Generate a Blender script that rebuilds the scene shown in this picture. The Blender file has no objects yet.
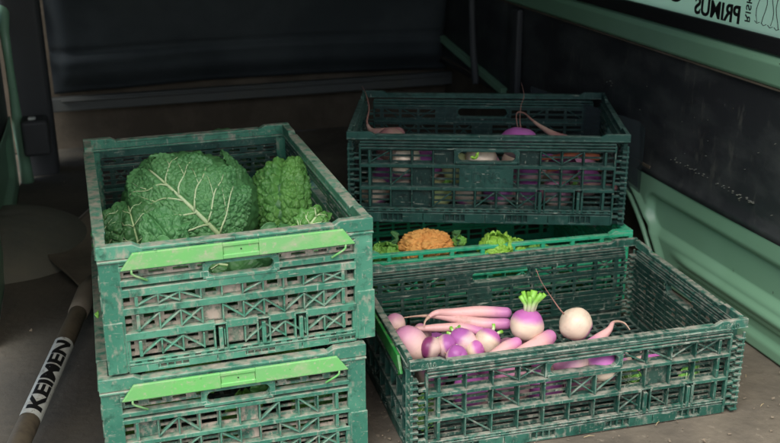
import bpy, math, random
from mathutils import Vector, Matrix, noise
random.seed(4)
S = bpy.context.scene
COL = S.collection
# ------------------------------------------------------------------ camera
F, CH, PITCH, ROLL = 997.5, .9089, .351, -.0053          # focal length in photo pixels, height, tilt
fw = Vector((0, math.cos(PITCH), -math.sin(PITCH))); up0 = Vector((0, math.sin(PITCH), math.cos(PITCH))); rt0 = Vector((1, 0, 0))
rt = rt0*math.cos(ROLL)+up0*math.sin(ROLL); up = -rt0*math.sin(ROLL)+up0*math.cos(ROLL)
CAM = Vector((0, 0, CH))
cd = bpy.data.cameras.new('camera'); cam = bpy.data.objects.new('camera', cd); COL.objects.link(cam); S.camera = cam
cd.sensor_width = 36; cd.lens = 36*F/780; cd.clip_start = .02; cd.clip_end = 200
M4 = Matrix((rt, up, -fw)).transposed().to_4x4(); M4.translation = CAM; cam.matrix_world = M4
cd.dof.use_dof = True; cd.dof.focus_distance = 1.62; cd.dof.aperture_fstop = 7.0
# ------------------------------------------------------------------ light
SUN_EL, SUN_AZ = math.radians(52), math.radians(-30)     # the sun stands behind the camera, beyond the open tailgate
w = bpy.data.worlds.new('World'); S.world = w; w.use_nodes = True
nt = w.node_tree; sk = nt.nodes.new('ShaderNodeTexSky'); sk.sky_type = 'NISHITA'; sk.sun_disc = False
sk.sun_elevation = SUN_EL; sk.sun_rotation = math.pi+SUN_AZ; sk.dust_density = 3; sk.air_density = 1
nt.links.new(sk.outputs[0], nt.nodes['Background'].inputs[0]); nt.nodes['Background'].inputs[1].default_value = .15
sd = bpy.data.lights.new('sun', 'SUN'); sd.energy = 2.3; sd.angle = math.radians(38); sd.color = (1, .97, .92)
so = bpy.data.objects.new('sun', sd); COL.objects.link(so)
sdir = Vector((math.sin(SUN_AZ)*math.cos(SUN_EL), -math.cos(SUN_AZ)*math.cos(SUN_EL), math.sin(SUN_EL)))
so.rotation_euler = sdir.to_track_quat('Z', 'Y').to_euler(); so.location = (0, -2, 4)
S.view_settings.view_transform = 'Standard'; S.view_settings.look = 'None'; S.view_settings.gamma = 1; S.view_settings.exposure = 0.58

# ------------------------------------------------------------------ helpers
def ray(x, y): return fw+rt*((x-390)/F)-up*((y-221.5)/F)
def at(x, y, z):
    d = ray(x, y); return CAM+d*((z-CH)/d.z)
def hit(x, y, C, R):
    d = ray(x, y).normalized(); o = CAM-C; b = o.dot(d); q = b*b-(o.dot(o)-R*R)
    return o+d*(-b-math.sqrt(max(q, 0))) if q > 0 else (o-d*b)
def tag(o, label=None, cat=None, group=None, kind=None):
    for k, v in (('label', label), ('category', cat), ('group', group), ('kind', kind)):
        if v: o[k] = v
    return o
def empty(name, loc, rz=0, **k):
    o = bpy.data.objects.new(name, None); COL.objects.link(o); o.location = loc; o.rotation_euler = (0, 0, rz); o.empty_display_size = .05
    return tag(o, **k)
class MB:
    def __init__(s, T=None): s.v = []; s.f = []; s.T = T
    def add(s, vs, fs):
        n = len(s.v); s.v += [tuple(s.T(Vector(p))) if s.T else tuple(p) for p in vs]; s.f += [tuple(i+n for i in q) for q in fs]
    def box(s, x0, x1, y0, y1, z0, z1):
        s.add([(x0, y0, z0), (x1, y0, z0), (x1, y1, z0), (x0, y1, z0), (x0, y0, z1), (x1, y0, z1), (x1, y1, z1), (x0, y1, z1)],
              [(0, 3, 2, 1), (4, 5, 6, 7), (0, 1, 5, 4), (1, 2, 6, 5), (2, 3, 7, 6), (3, 0, 4, 7)])
    def prism(s, poly, w0, w1):                     # polygon in (u,v), extruded in w
        n = len(poly); s.add([(a, b, w0) for a, b in poly]+[(a, b, w1) for a, b in poly],
            [tuple(range(n-1, -1, -1)), tuple(range(n, 2*n))]+[(i, (i+1) % n, n+(i+1) % n, n+i) for i in range(n)])
    def strip(s, a, b, t, w0, w1):                  # bar from a to b in the (u,v) plane
        dx, dy = b[0]-a[0], b[1]-a[1]; L = math.hypot(dx, dy); nx, ny = -dy/L*t/2, dx/L*t/2
        s.prism([(a[0]-nx, a[1]-ny), (b[0]-nx, b[1]-ny), (b[0]+nx, b[1]+ny), (a[0]+nx, a[1]+ny)], w0, w1)
    def tube(s, pts, rad, n=8):
        pts = [Vector(p) for p in pts]; m = len(pts); vs = []; fs = []
        ref = Vector((0, 0, 1))
        for i, p in enumerate(pts):
            t = (pts[min(i+1, m-1)]-pts[max(i-1, 0)]).normalized()
            if abs(t.dot(ref)) > .95: ref = Vector((1, 0, 0))
            a = t.cross(ref).normalized(); b = t.cross(a).normalized(); ref = -a.cross(t) if False else ref
            r = rad[i] if isinstance(rad, (list, tuple)) else rad
            vs += [p+a*(r*math.cos(6.28318*k/n))+b*(r*math.sin(6.28318*k/n)) for k in range(n)]
        for i in range(m-1):
            for k in range(n): fs.append((i*n+k, i*n+(k+1) % n, (i+1)*n+(k+1) % n, (i+1)*n+k))
        fs += [tuple(range(n-1, -1, -1)), tuple(range((m-1)*n, m*n))]
        s.add(vs, fs)
    def build(s, name, mat, parent=None, smooth=False, bevel=0, seg=1):
        me = bpy.data.meshes.new(name); me.from_pydata(s.v, [], s.f); me.update(); me.materials.append(mat)
        if smooth: me.shade_smooth()
        o = bpy.data.objects.new(name, me); COL.objects.link(o); o.parent = parent
        if bevel:
            b = o.modifiers.new('bevel', 'BEVEL'); b.width = bevel; b.segments = seg; b.limit_method = 'ANGLE'
        return o
def grid(nu, nv, fn):
    vs = [fn(i/nu, j/nv) for j in range(nv+1) for i in range(nu+1)]
    fs = [(j*(nu+1)+i, j*(nu+1)+i+1, (j+1)*(nu+1)+i+1, (j+1)*(nu+1)+i) for j in range(nv) for i in range(nu)]
    return vs, fs
def smooth(a, b, x):
    t = min(1, max(0, (x-a)/(b-a))); return t*t*(3-2*t)

# ------------------------------------------------------------------ materials
def mat(name, base, rough=.6, spec=.5, mixes=(), bump=None, coat=0, sss=0):
    """mixes: (colour, noise scale, low, high, strength, stretch, detail)  -  each laid over the last through a noise mask"""
    m = bpy.data.materials.new(name); m.use_nodes = True; N = m.node_tree.nodes; L = m.node_tree.links
    P = N['Principled BSDF']; P.inputs['Roughness'].default_value = rough; P.inputs['Specular IOR Level'].default_value = spec
    if coat: P.inputs['Coat Weight'].default_value = coat
    if sss:
        P.inputs['Subsurface Weight'].default_value = sss; P.inputs['Subsurface Radius'].default_value = (.01, .006, .004); P.inputs['Subsurface Scale'].default_value = 1
    tc = N.new('ShaderNodeTexCoord'); oi = N.new('ShaderNodeObjectInfo')
    last = None
    for k, (c, sc, lo, hi, st, stretch, det) in enumerate(mixes):
        mp = N.new('ShaderNodeMapping'); mp.inputs['Scale'].default_value = stretch; mp.inputs['Location'].default_value = (k*3.1, k*1.7, k*2.3)
        L.new(tc.outputs['Object'], mp.inputs[0])
        nz = N.new('ShaderNodeTexNoise'); nz.noise_dimensions = '4D'; nz.inputs['Scale'].default_value = sc; nz.inputs['Detail'].default_value = det; nz.inputs['Roughness'].default_value = .62
        ml = N.new('ShaderNodeMath'); ml.operation = 'MULTIPLY'; ml.inputs[1].default_value = 7; L.new(oi.outputs['Random'], ml.inputs[0]); L.new(ml.outputs[0], nz.inputs['W'])
        L.new(mp.outputs[0], nz.inputs['Vector'])
        mr = N.new('ShaderNodeMapRange'); mr.inputs[1].default_value = lo; mr.inputs[2].default_value = hi; mr.inputs[4].default_value = st; L.new(nz.outputs[0], mr.inputs[0])
        mx = N.new('ShaderNodeMix'); mx.data_type = 'RGBA'; L.new(mr.outputs[0], mx.inputs[0])
        if last: L.new(last, mx.inputs[6])
        else: mx.inputs[6].default_value = (*base, 1)
        mx.inputs[7].default_value = (*c, 1); last = mx.outputs[2]
    if last: L.new(last, P.inputs['Base Color'])
    else: P.inputs['Base Color'].default_value = (*base, 1)
    if bump:
        nz = N.new('ShaderNodeTexNoise'); nz.inputs['Scale'].default_value = bump[0]; nz.inputs['Detail'].default_value = 5; L.new(tc.outputs['Object'], nz.inputs['Vector'])
        bp = N.new('ShaderNodeBump'); bp.inputs['Strength'].default_value = bump[1]; bp.inputs['Distance'].default_value = bump[2]
        L.new(nz.outputs[0], bp.inputs['Height']); L.new(bp.outputs[0], P.inputs['Normal'])
    return m
U = (1, 1, 1)
DUST = (.50, .40, .33)
def plastic(name, c, c2, dust, d1, d2, dc=(.46, .36, .295), settle=.6, wear=.7, wc=(.50, .55, .45)):
    # faded patches, chalky scuffs, dried earth
    m = mat(name, c, .5, .45, ((c2, 9, .42, .62, .8, U, 4), (dc, 70, .57-d1, .70-d1, dust, (1, 1, .5), 9), (dc, 210, .60-d2, .70-d2, dust*.8, U, 5),
                                 ((c[0]*.3, c[1]*.3, c[2]*.3), 60, .54, .68, .75, U, 6), ((.42, .44, .36), 26, .635, .665, .65, (1, 1, 9), 7), ((.42, .44, .36), 26, .64, .67, .6, (9, 9, 1), 7)), (220, .3, .0006))
    N = m.node_tree.nodes; L = m.node_tree.links; P = N['Principled BSDF']; prev = P.inputs['Base Color'].links[0].from_socket
    def math_(op, a, b, cl=False):
        n = N.new('ShaderNodeMath'); n.operation = op; n.use_clamp = cl
        for i, x in enumerate((a, b)):
            if isinstance(x, (int, float)): n.inputs[i].default_value = x
            else: L.new(x, n.inputs[i])
        return n.outputs[0]
    tc = N.new('ShaderNodeTexCoord'); nz = N.new('ShaderNodeTexNoise'); nz.inputs['Scale'].default_value = 75; nz.inputs['Detail'].default_value = 7; L.new(tc.outputs['Object'], nz.inputs['Vector'])
    ge = N.new('ShaderNodeNewGeometry'); sp = N.new('ShaderNodeSeparateXYZ'); L.new(ge.outputs['True Normal'], sp.inputs[0])
    settled = math_('MULTIPLY', math_('MULTIPLY', math_('SUBTRACT', sp.outputs[2], .5, True), 2), math_('MULTIPLY', math_('SUBTRACT', nz.outputs[0], .36, True), 4, True))
    bv = N.new('ShaderNodeBevel'); bv.samples = 4; bv.inputs[0].default_value = .0016
    dp = N.new('ShaderNodeVectorMath'); dp.operation = 'DOT_PRODUCT'; L.new(bv.outputs[0], dp.inputs[0]); L.new(ge.outputs['True Normal'], dp.inputs[1])
    edge = math_('MULTIPLY', math_('MULTIPLY', math_('SUBTRACT', .985, dp.outputs['Value'], True), 5, True), math_('MULTIPLY', math_('SUBTRACT', nz.outputs[0], .40, True), 5, True))
    for fac, st, col in ((settled, settle, dc), (edge, wear, wc)):
        mx = N.new('ShaderNodeMix'); mx.data_type = 'RGBA'; L.new(math_('MULTIPLY', fac, st), mx.inputs[0]); L.new(prev, mx.inputs[6]); mx.inputs[7].default_value = (*col, 1); prev = mx.outputs[2]
    L.new(prev, P.inputs['Base Color']); return m
m_A = plastic('faded_teal_plastic', (.038, .180, .115), (.100, .320, .205), .62, .012, .015)
m_Ar = plastic('earth_caked_teal_plastic', (.080, .185, .125), (.19, .20, .15), .85, .15, .07)
m_B = plastic('faded_teal_plastic_lower', (.038, .170, .112), (.100, .310, .200), .62, .015, .015)
m_Br = plastic('earth_caked_teal_plastic_lower', (.060, .165, .115), (.18, .21, .16), .9, .11, .05)
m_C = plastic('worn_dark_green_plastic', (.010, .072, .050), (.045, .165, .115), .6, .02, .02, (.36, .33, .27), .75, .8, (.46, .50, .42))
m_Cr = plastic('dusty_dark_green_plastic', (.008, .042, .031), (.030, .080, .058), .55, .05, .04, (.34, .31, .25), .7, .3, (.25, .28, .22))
m_Ci = plastic('less_worn_dark_green_plastic', (.007, .048, .036), (.026, .105, .075), .5, -.01, .01, (.30, .29, .24), .6, .6, (.34, .38, .32))  # darker copy: interior shade put into the colour, with less dust
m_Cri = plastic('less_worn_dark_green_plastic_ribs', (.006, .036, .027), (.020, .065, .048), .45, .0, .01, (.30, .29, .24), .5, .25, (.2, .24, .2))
m_D = plastic('dark_bottle_green_plastic', (.008, .050, .040), (.018, .085, .066), .35, -.02, .0, (.20, .26, .23), .5, .7, (.14, .26, .22))
m_Dr = plastic('dark_bottle_green_plastic_inner', (.004, .028, .023), (.008, .040, .034), .4, -.02, .02, (.20, .24, .20), .5, .3, (.12, .18, .15))
m_E = plastic('bright_emerald_plastic', (.025, .420, .215), (.045, .500, .280), .35, -.05, -.02, DUST, .3, .4)
m_latch = mat('bright_green_latch_plastic', (.160, .50, .135), .45, .45, (((.19, .44, .17), 14, .4, .6, .8, U, 5), (DUST, 26, .50, .72, .60, (1, 1, 2), 9), (DUST, 150, .56, .68, .6, U, 6), ((.05, .2, .05), 90, .66, .70, .7, U, 5)), (160, .3, .0006))
m_latchd = mat('green_latch_plastic', (.02, .20, .035), .4, .5, (((.2, .25, .16), 40, .5, .7, .6, U, 6),))
m_floor = mat('dirty_van_floor', (.125, .108, .083), .9, .2, (((.19, .162, .12), 5, .42, .62, .9, U, 8), ((.060, .054, .045), 2.2, .48, .66, .8, U, 5), ((.28, .24, .18), 70, .60, .72, .7, U, 5)), (60, .7, .004))
m_paint = mat('green_body_paint', (.17, .33, .205), .38, .5, (((.205, .38, .25), 3, .4, .6, .8, U, 3), ((.14, .13, .08), 7, .60, .80, .45, (1, 1, 2), 8), ((.03, .03, .02), 55, .70, .74, .8, U, 4)), (40, .05, .001))
m_black = mat('black_wall_lining', (.024, .026, .028), .42, .5, (((.12, .13, .12), 6, .45, .80, .60, (1, 1, 2.0), 10), ((.16, .16, .13), 14, .58, .75, .5, (1, 3, 1), 9), ((.33, .33, .30), 24, .70, .76, .7, (1, 2.5, 1), 5), ((.22, .20, .14), 46, .71, .76, .7, U, 3)), (14, .25, .004))
m_cloth = mat('black_seat_cloth', (.034, .043, .047), .8, .3, (((.055, .066, .070), 5, .4, .6, .8, U, 5),), (300, .4, .001))
m_trim = mat('dark_plastic_trim', (.040, .043, .044), .6, .4, (((.05, .052, .052), 8, .45, .7, .6, U, 6),), (80, .2, .001))
m_bar = mat('dusty_metal_bar', (.09, .095, .088), .6, .4, (((.11, .10, .06), 6, .5, .75, .6, U, 7),), (60, .2, .002))
m_rubber = mat('black_rubber_seal', (.008, .008, .009), .45, .5)
m_brown = mat('dirt_covered_metal', (.095, .078, .056), .85, .2, (((.15, .122, .088), 9, .45, .65, .8, U, 8),), (50, .6, .003))
m_cover = mat('dusty_dark_rubber_mat', (.100, .108, .088), .8, .3, (((.16, .15, .11), 5, .42, .66, .8, U, 8), ((.11, .08, .05), 42, .64, .74, .6, U, 4)), (45, .5, .003))
m_scuff = mat('pale_scuff', (.12, .13, .12), .8, .2, (((.16, .16, .12), 60, .4, .6, .8, U, 3),))
m_floorl = mat('dark_load_mat', (.070, .066, .054), .85, .25, (((.115, .102, .078), 4, .42, .66, .8, U, 8), ((.13, .11, .08), 50, .62, .74, .6, U, 5)), (60, .6, .004))
m_steel = mat('rusty_earthy_steel', (.20, .17, .125), .6, .5, (((.11, .09, .065), 8, .45, .62, .8, U, 6),), (60, .3, .002))
m_steele = mat('worn_bright_steel', (.36, .34, .30), .4, .6)
m_wood = mat('weathered_brown_handle', (.115, .095, .062), .6, .4, (((.06, .05, .035), 12, .45, .65, .8, (4, 4, .6), 6),), (60, .3, .001))
m_white = mat('white_sticker', (.60, .64, .58), .5, .4, (((.30, .28, .22), 45, .50, .66, .75, U, 8), ((.12, .10, .07), 120, .60, .66, .8, U, 5)), (80, .3, .001))
m_ink = mat('black_print', (.012, .012, .012), .5, .4)
m_unseen_ground = mat('grey_gravel_ground', (.20, .19, .16), .9, .2, (((.12, .12, .09), 1, .4, .6, .8, U, 6),))
m_unseen_ceiling = mat('pale_painted_ceiling', (.45, .50, .46), .8, .2)  # never in view; made pale to bounce fill light inside

def glassy(name, c):
    m = bpy.data.materials.new(name); m.use_nodes = True; N = m.node_tree.nodes; L = m.node_tree.links
    P = N['Principled BSDF']; P.inputs['Roughness'].default_value = .35
    tc = N.new('ShaderNodeTexCoord'); nz = N.new('ShaderNodeTexNoise'); nz.inputs['Scale'].default_value = 3; nz.inputs['Detail'].default_value = 3; L.new(tc.outputs['Object'], nz.inputs[0])
    mx = N.new('ShaderNodeMix'); mx.data_type = 'RGBA'; L.new(nz.outputs[0], mx.inputs[0]); mx.inputs[6].default_value = (*c, 1); mx.inputs[7].default_value = (c[0]*1.3, c[1]*1.08, c[2]*1.3, 1)
    L.new(mx.outputs[2], P.inputs['Base Color']); T = N.new('ShaderNodeBsdfTranslucent'); L.new(mx.outputs[2], T.inputs[0])
    S_ = N.new('ShaderNodeMixShader'); S_.inputs[0].default_value = .72; L.new(P.outputs[0], S_.inputs[1]); L.new(T.outputs[0], S_.inputs[2]); L.new(S_.outputs[0], N['Material Output'].inputs[0])
    return m
m_pane = glassy('pale_green_window_film', (.58, .82, .62))
def tinted(name):
    m = bpy.data.materials.new(name); m.use_nodes = True; N = m.node_tree.nodes; L = m.node_tree.links
    P = N['Principled BSDF']; P.inputs['Base Color'].default_value = (.06, .08, .085, 1); P.inputs['Roughness'].default_value = .35; P.inputs['Alpha'].default_value = .55
    return m
m_tint = tinted('smoky_clear_sheet')

def veg(name, low, high, h0, h1, extra=(), rough=.42, sss=.12, nscale=22, bump=(95, .35, .0012), axis='Z', wob=.35):
    """root vegetable: colour low -> high along the local crown axis (generated coordinates), edge broken by noise"""
    m = mat(name, low, rough, .45, extra, bump, sss=sss); N = m.node_tree.nodes; L = m.node_tree.links; P = N['Principled BSDF']
    tc = N.new('ShaderNodeTexCoord'); sp = N.new('ShaderNodeSeparateXYZ'); L.new(tc.outputs['Generated'], sp.inputs[0])
    nz = N.new('ShaderNodeTexNoise'); nz.inputs['Scale'].default_value = nscale; nz.inputs['Detail'].default_value = 5; L.new(tc.outputs['Object'], nz.inputs['Vector'])
    a = N.new('ShaderNodeMath'); a.operation = 'MULTIPLY_ADD'; a.inputs[1].default_value = wob; L.new(nz.outputs[0], a.inputs[0]); L.new(sp.outputs[axis], a.inputs[2])
    mr = N.new('ShaderNodeMapRange'); mr.interpolation_type = 'SMOOTHSTEP'; mr.inputs[1].default_value = h0+wob/2; mr.inputs[2].default_value = h1+wob/2; L.new(a.outputs[0], mr.inputs[0])
    mx = N.new('ShaderNodeMix'); mx.data_type = 'RGBA'; L.new(mr.outputs[0], mx.inputs[0])
    src = P.inputs['Base Color'].links
    if src: L.new(src[0].from_socket, mx.inputs[6])
    else: mx.inputs[6].default_value = (*low, 1)
    mx.inputs[7].default_value = (*high, 1); L.new(mx.outputs[2], P.inputs['Base Color'])
    return m
soil = ((.30, .22, .13), 34, .54, .72, .60, U, 7)
CRM, PUR, MAG, PNK = (.72, .58, .44), (.36, .10, .33), (.47, .13, .38), (.66, .36, .40)
RING = ((.52, .36, .30), 60, .50, .70, .30, (1, 1, 5), 5)
m_tur = veg('purple_top_turnip_skin', CRM, MAG, .52, .80, (RING, soil))
m_turw = veg('cream_turnip_skin', CRM, MAG, .78, .95, (RING, soil))
m_turp = veg('deep_purple_turnip_skin', (.70, .46, .46), PUR, .44, .66, (RING, soil), wob=.35, nscale=16)
m_turpk = veg('pale_pink_turnip_skin', (.72, .50, .42), (.56, .24, .38), .30, .95, (RING, soil), wob=.6, nscale=16)
m_turd = veg('dark_purple_turnip_skin', (.66, .48, .42), (.20, .035, .12), .40, .62, (soil,))
m_rad = veg('long_pink_radish_skin', (.70, .40, .38), (.52, .18, .40), .60, .98, (RING, soil), wob=.1)
m_radp = veg('dusky_pink_radish_skin', (.38, .24, .19), (.30, .14, .14), .3, .9, (soil,))
m_root = mat('pale_root', (.55, .38, .28), .7, .3, (((.35, .2, .15), 40, .45, .65, .7, U, 4),))
m_rootd = mat('dusky_root', (.30, .15, .12), .7, .3)
m_stem = veg('cut_leaf_stalk', (.68, .76, .46), (.22, .50, .06), .15, .7, (), .4, .1)
m_carrot = mat('orange_carrot_skin', (.50, .13, .06), .5, .4, (((.5, .10, .04), 30, .45, .65, .6, U, 4),))
m_yel = mat('pale_yellow_skin', (.62, .62, .30), .5, .4, (((.30, .45, .12), 12, .45, .65, .8, U, 4),))
m_caul = mat('orange_cauliflower_curd', (.74, .38, .11), .75, .2, (((.52, .20, .05), 18, .45, .65, .7, U, 6), ((.75, .48, .16), 60, .55, .75, .5, U, 4)), (400, .6, .001), sss=.1)
def leafm(name, a, b, c):
    return mat(name, a, .5, .45, ((b, 16, .38, .62, .9, U, 5), (c, 60, .58, .74, .55, U, 5)), (260, .35, .0008), sss=.05)
m_lfA = leafm('blue_green_savoy_leaf', (.062, .205, .066), (.110, .300, .105), (.20, .40, .15))
m_lfB = leafm('fresh_green_savoy_leaf', (.062, .205, .045), (.125, .320, .070), (.24, .43, .13))
m_lfD = leafm('dark_savoy_leaf', (.040, .140, .042), (.07, .20, .065), (.13, .29, .09))
m_lfY = leafm('yellow_green_lettuce_leaf', (.25, .52, .05), (.36, .62, .09), (.5, .7, .2))
m_lfG = leafm('mid_green_leaf', (.13, .34, .05), (.2, .44, .08), (.3, .5, .15))
m_vein = mat('pale_leaf_vein', (.42, .56, .28), .5, .4, (((.52, .64, .38), 20, .4, .6, .8, U, 3),), sss=.1)

# ------------------------------------------------------------------ the van (setting)
VY = .293; VA = Vector((math.cos(VY), math.sin(VY), 0)); VL = Vector((-math.sin(VY), math.cos(VY), 0))
def V(p): return VA*p[0]+VL*p[1]+Vector((0, 0, p[2]))        # p = across, along, up
def T_V(p): return V(p)
REAR, WALL, LEFT, BACK, ROOF = 1.10, 1.19, -.225, 3.35, 1.28
mb = MB(); mb.add([(-60, -60, -.62), (60, -60, -.62), (60, 60, -.62), (-60, 60, -.62)], [(0, 1, 2, 3)])
tag(mb.build('ground', m_unseen_ground), kind='structure')  # out of view, added to bounce daylight upward
mb = MB()
def fl(u, v):
    a = LEFT-.06+u*(WALL+.26-LEFT); l = REAR+v*(BACK+.3-REAR); p = V((a, l, 0))
    z = .0035*noise.noise(p*5)+.0015*noise.noise(p*23); return (p.x, p.y, z-.003)
mb.add(*grid(170, 220, fl)); tag(mb.build('floor', m_floor, smooth=True), kind='structure')
mb = MB(); mb.add(*grid(90, 150, lambda u, v: tuple(V((LEFT-.01+u*(.40-LEFT), REAR+.01+v*(BACK-REAR), .0045+.003*noise.noise(V((u*.9, v*2.2, 0))*6)))))); o = mb.build('floor_mat', m_floorl, smooth=True); tag(o, kind='structure')  # separate darker sheet over the left part of the floor
mb = MB(T_V); mb.box(LEFT-.06, WALL+.2, REAR, BACK+.3, -.06, -.03); mb.box(LEFT-.06, WALL+.2, REAR-.02, REAR, -.16, -.004)
tag(mb.build('floor_sill', m_paint), kind='structure')
mb = MB(T_V); mb.box(LEFT-.1, WALL+.2, REAR-.05, BACK+.3, ROOF, ROOF+.03)
tag(mb.build('ceiling', m_unseen_ceiling), kind='structure')  # unseen roof, rear edge placed to shape the light falloff

# right side wall: lower pressed green panel, black lining, rail, seal, window
van_wall = empty('van_side_wall', V((WALL, 2, 0)), VY, label='long green and black van side wall with a printed window, right of the crates', cat='van wall')
def T_W(p):            # local space of the wall empty: x across, y along-2, z up
    return Vector((p[0]-WALL, p[1]-2, p[2]))
def arch_l(z):         # far end of the pressed panel: the curved edge of the wheel arch
    return 1.80+.26*(1-math.sqrt(max(0, 1-min(1, z/.25)**2)))+.13*(z/.25)
def rrect(l, z, l0, l1, z0, z1, r):
    cx = (l0+l1)/2; cz = (z0+z1)/2; qx = abs(l-cx)-(l1-l0)/2+r; qz = abs(z-cz)-(z1-z0)/2+r
    return math.hypot(max(qx, 0), max(qz, 0))+min(max(qx, qz), 0)-r
def pan(u, v):
    z = v*.226; l = REAR+u*(arch_l(z)-REAR)
    d = rrect(l, z, .8, 1.86+.25*z, .100, .188, .035); e = rrect(l, z, .8, 1.76, .022, .058, .018)
    off = .016*smooth(.004, -.014, d)+.010*smooth(.003, -.010, e)-.010*math.exp(-((z-.079)/.008)**2)*smooth(1.8, 1.7, l)
    off += -.012*smooth(.035, .0, arch_l(z)-l)+.016*smooth(.010, 0, arch_l(z)-l)
    return (WALL+off, l, z+.001)
mb = MB(T_W); mb.add(*grid(260, 70, pan)); o = mb.build('pressed_panel', m_paint, van_wall, True)
sol = o.modifiers.new('solid', 'SOLIDIFY'); sol.thickness = .003; sol.offset = -1
mb = MB(T_W)           # rolled flange of the arch
mb.tube([T_W((WALL-.012, arch_l(z)+.016, z)) and (WALL-.010, arch_l(z)+.018, z) for z in [i*.0135 for i in range(19)]], .006, 10)
mb.build('arch_flange', m_paint, van_wall, True)
mb = MB(T_W); mb.box(WALL+.035, WALL+.045, REAR, BACK+.2, 0, .24); mb.box(WALL-.002, WALL+.125, 1.9, BACK+.2, .2405, .247); mb.build('wheel_arch', m_brown, van_wall)
def lin(u, v):
    l = REAR+u*(BACK+.1-REAR); z = .2265+v*.29
    return (WALL+.006+.004*noise.noise(Vector((l*2.5, z*6, 1)))-.008*smooth(.03, 0, z-.2265)+.006*math.exp(-((l-2.75)/.02)**2), l, z)
mb = MB(T_W); mb.add(*grid(150, 24, lin)); o = mb.build('black_lining', m_black, van_wall, True); o.modifiers.new('solid', 'SOLIDIFY').thickness = .004
mb = MB(T_W)
mb.prism([(0, 0), (0, 0)], 0, 0) if False else None
def rail_prof():
    return [(WALL+.02, .511), (WALL-.006, .511), (WALL-.011, .517), (WALL-.012, .553), (WALL-.006, .562), (WALL+.004, .567), (WALL+.02, .567)]
def extr(mb, prof, l0, l1, n=1):
    k = len(prof)
    for i in range(n):
        a = l0+(l1-l0)*i/n; b = l0+(l1-l0)*(i+1)/n
        mb.add([(x, a, z) for x, z in prof]+[(x, b, z) for x, z in prof], [(j, (j+1) % k, k+(j+1) % k, k+j) for j in range(k)]+[tuple(range(k-1, -1, -1)), tuple(range(k, 2*k))])
mb = MB(T_W); extr(mb, rail_prof(), REAR, BACK+.1); mb.build('green_rail', m_paint, van_wall, bevel=.002, seg=2)
mb = MB(T_W); extr(mb, [(WALL+.001, .5065), (WALL-.008, .507), (WALL-.008, .5105), (WALL+.001, .5108)], REAR, BACK+.1); mb.build('rail_edge_strip', m_brown, van_wall)
mb = MB(T_W); extr(mb, [(WALL-.005, .5675), (WALL-.007, .572), (WALL+.001, .588), (WALL+.006, .596), (WALL+.02, .596), (WALL+.02, .5675)], REAR, 2.5); mb.build('window_seal', m_rubber, van_wall, bevel=.002, seg=2)
mb = MB(T_W); mb.box(WALL+.010, WALL+.014, REAR+.02, 2.5, .59, .98); pane = mb.build('window', m_pane, van_wall)
mb = MB(T_W); mb.box(WALL, WALL+.03, REAR, BACK+.2, .981, ROOF); mb.box(WALL, WALL+.03, 2.501, BACK+.2, .567, .981); mb.box(WALL, WALL+.03, REAR-.02, REAR+.02, .0, .5); mb.build('upper_panel', m_trim, van_wall)
# slanted green bracket and pillar far down the wall
mb = MB(T_W); mb.strip((0, 0), (1, 0), 1, 0, 0) if False else None
mb.T = lambda p: T_W((WALL-.03+p[2], p[0], p[1])); mb.strip((2.72, .245), (3.28, .315), .018, .01, .03)
mb.build('bracket', m_paint, van_wall)
mb = MB(T_W); mb.box(WALL-.02, WALL, 2.62, 2.66, .23, .50); mb.build('wall_post', m_trim, van_wall, bevel=.006, seg=2); mb = MB(T_W); mb.tube([(WALL-.05, 2.9, .5), (WALL-.05, 2.88, .35), (WALL-.045, 2.86, .24)], .012, 8); mb.build('seat_belt', m_trim, van_wall, bevel=.006, seg=2)

def text_mesh(name, s, size, mt, M, parent=None, bold=.0, extrude=.0006):
    cu = bpy.data.curves.new(name, 'FONT'); cu.body = s; cu.size = size; cu.extrude = extrude; cu.offset = bold; cu.align_x = 'CENTER'; cu.align_y = 'CENTER'
    t = bpy.data.objects.new(name, cu); COL.objects.link(t); dg = bpy.context.evaluated_depsgraph_get()
    me = bpy.data.meshes.new_from_object(t.evaluated_get(dg)); bpy.data.objects.remove(t); bpy.data.curves.remove(cu)
    me.transform(M); me.materials.clear(); me.materials.append(mt); me.name = name
    o = bpy.data.objects.new(name, me); COL.objects.link(o); o.parent = parent; return o
def wall_frame(l, z, sx, sy, rot=0):   # mirrored writing: it faces the street, so it reads backwards from inside.
    # seen from inside, screen right = towards the rear (-along); outside reading direction = +along
    X = Vector((0, 1, 0)); Y = Vector((0, 0, 1)); Z = Vector((1, 0, 0))
    R = Matrix((X*sx, Y*sy, Z)).transposed().to_4x4() @ Matrix.Rotation(rot, 4, 'Z')
    R.translation = T_W((WALL+.0088, l, z)); return R
def wallpt(x, y):
    d = ray(x, y); n = VA; P = CAM+d*((WALL+.009-CAM.dot(n))/d.dot(n)); return P.dot(VL), P.z
l0, z0 = wallpt(696, 6); l1, z1 = wallpt(739, 17); lw = abs(l0-l1)
text_mesh('lettering', 'PRIMUS', .048, m_ink, wall_frame((l0+l1)/2, z0*.5+z1*.5+.001, lw/.150, .98), pane, .0011)
l2, z2 = wallpt(748, 12); text_mesh('lettering', 'RISK', .022, m_ink, wall_frame(l2, z2+.006, 1, 1.2, math.pi/2), pane, .0)
l3, z3 = wallpt(672, -4); text_mesh('lettering', 'OLBS', .12, m_ink, wall_frame(l3+.06, z3+.022, .8, .8), pane, .003)
mb = MB(T_W); rr = random.Random(3)
for k in range(5):       # line drawing on the film: thin hanging strokes
    a, zz = wallpt(757+k*6.5, 22+k*2.4); pts = []
    for i in range(9):
        pts.append((WALL+.0085, a+.006*math.sin(i*.9+k*1.7)+(.010 if k % 2 else -.008)*(i/8)**2, zz+.004*k % .003+i*.012))
    mb.tube(pts, .0007, 5)
    mb.tube([(WALL+.0085, a-.008, zz+.001), (WALL+.0085, a, zz-.002), (WALL+.0085, a+.007, zz+.002)], .0007, 5)
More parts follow.
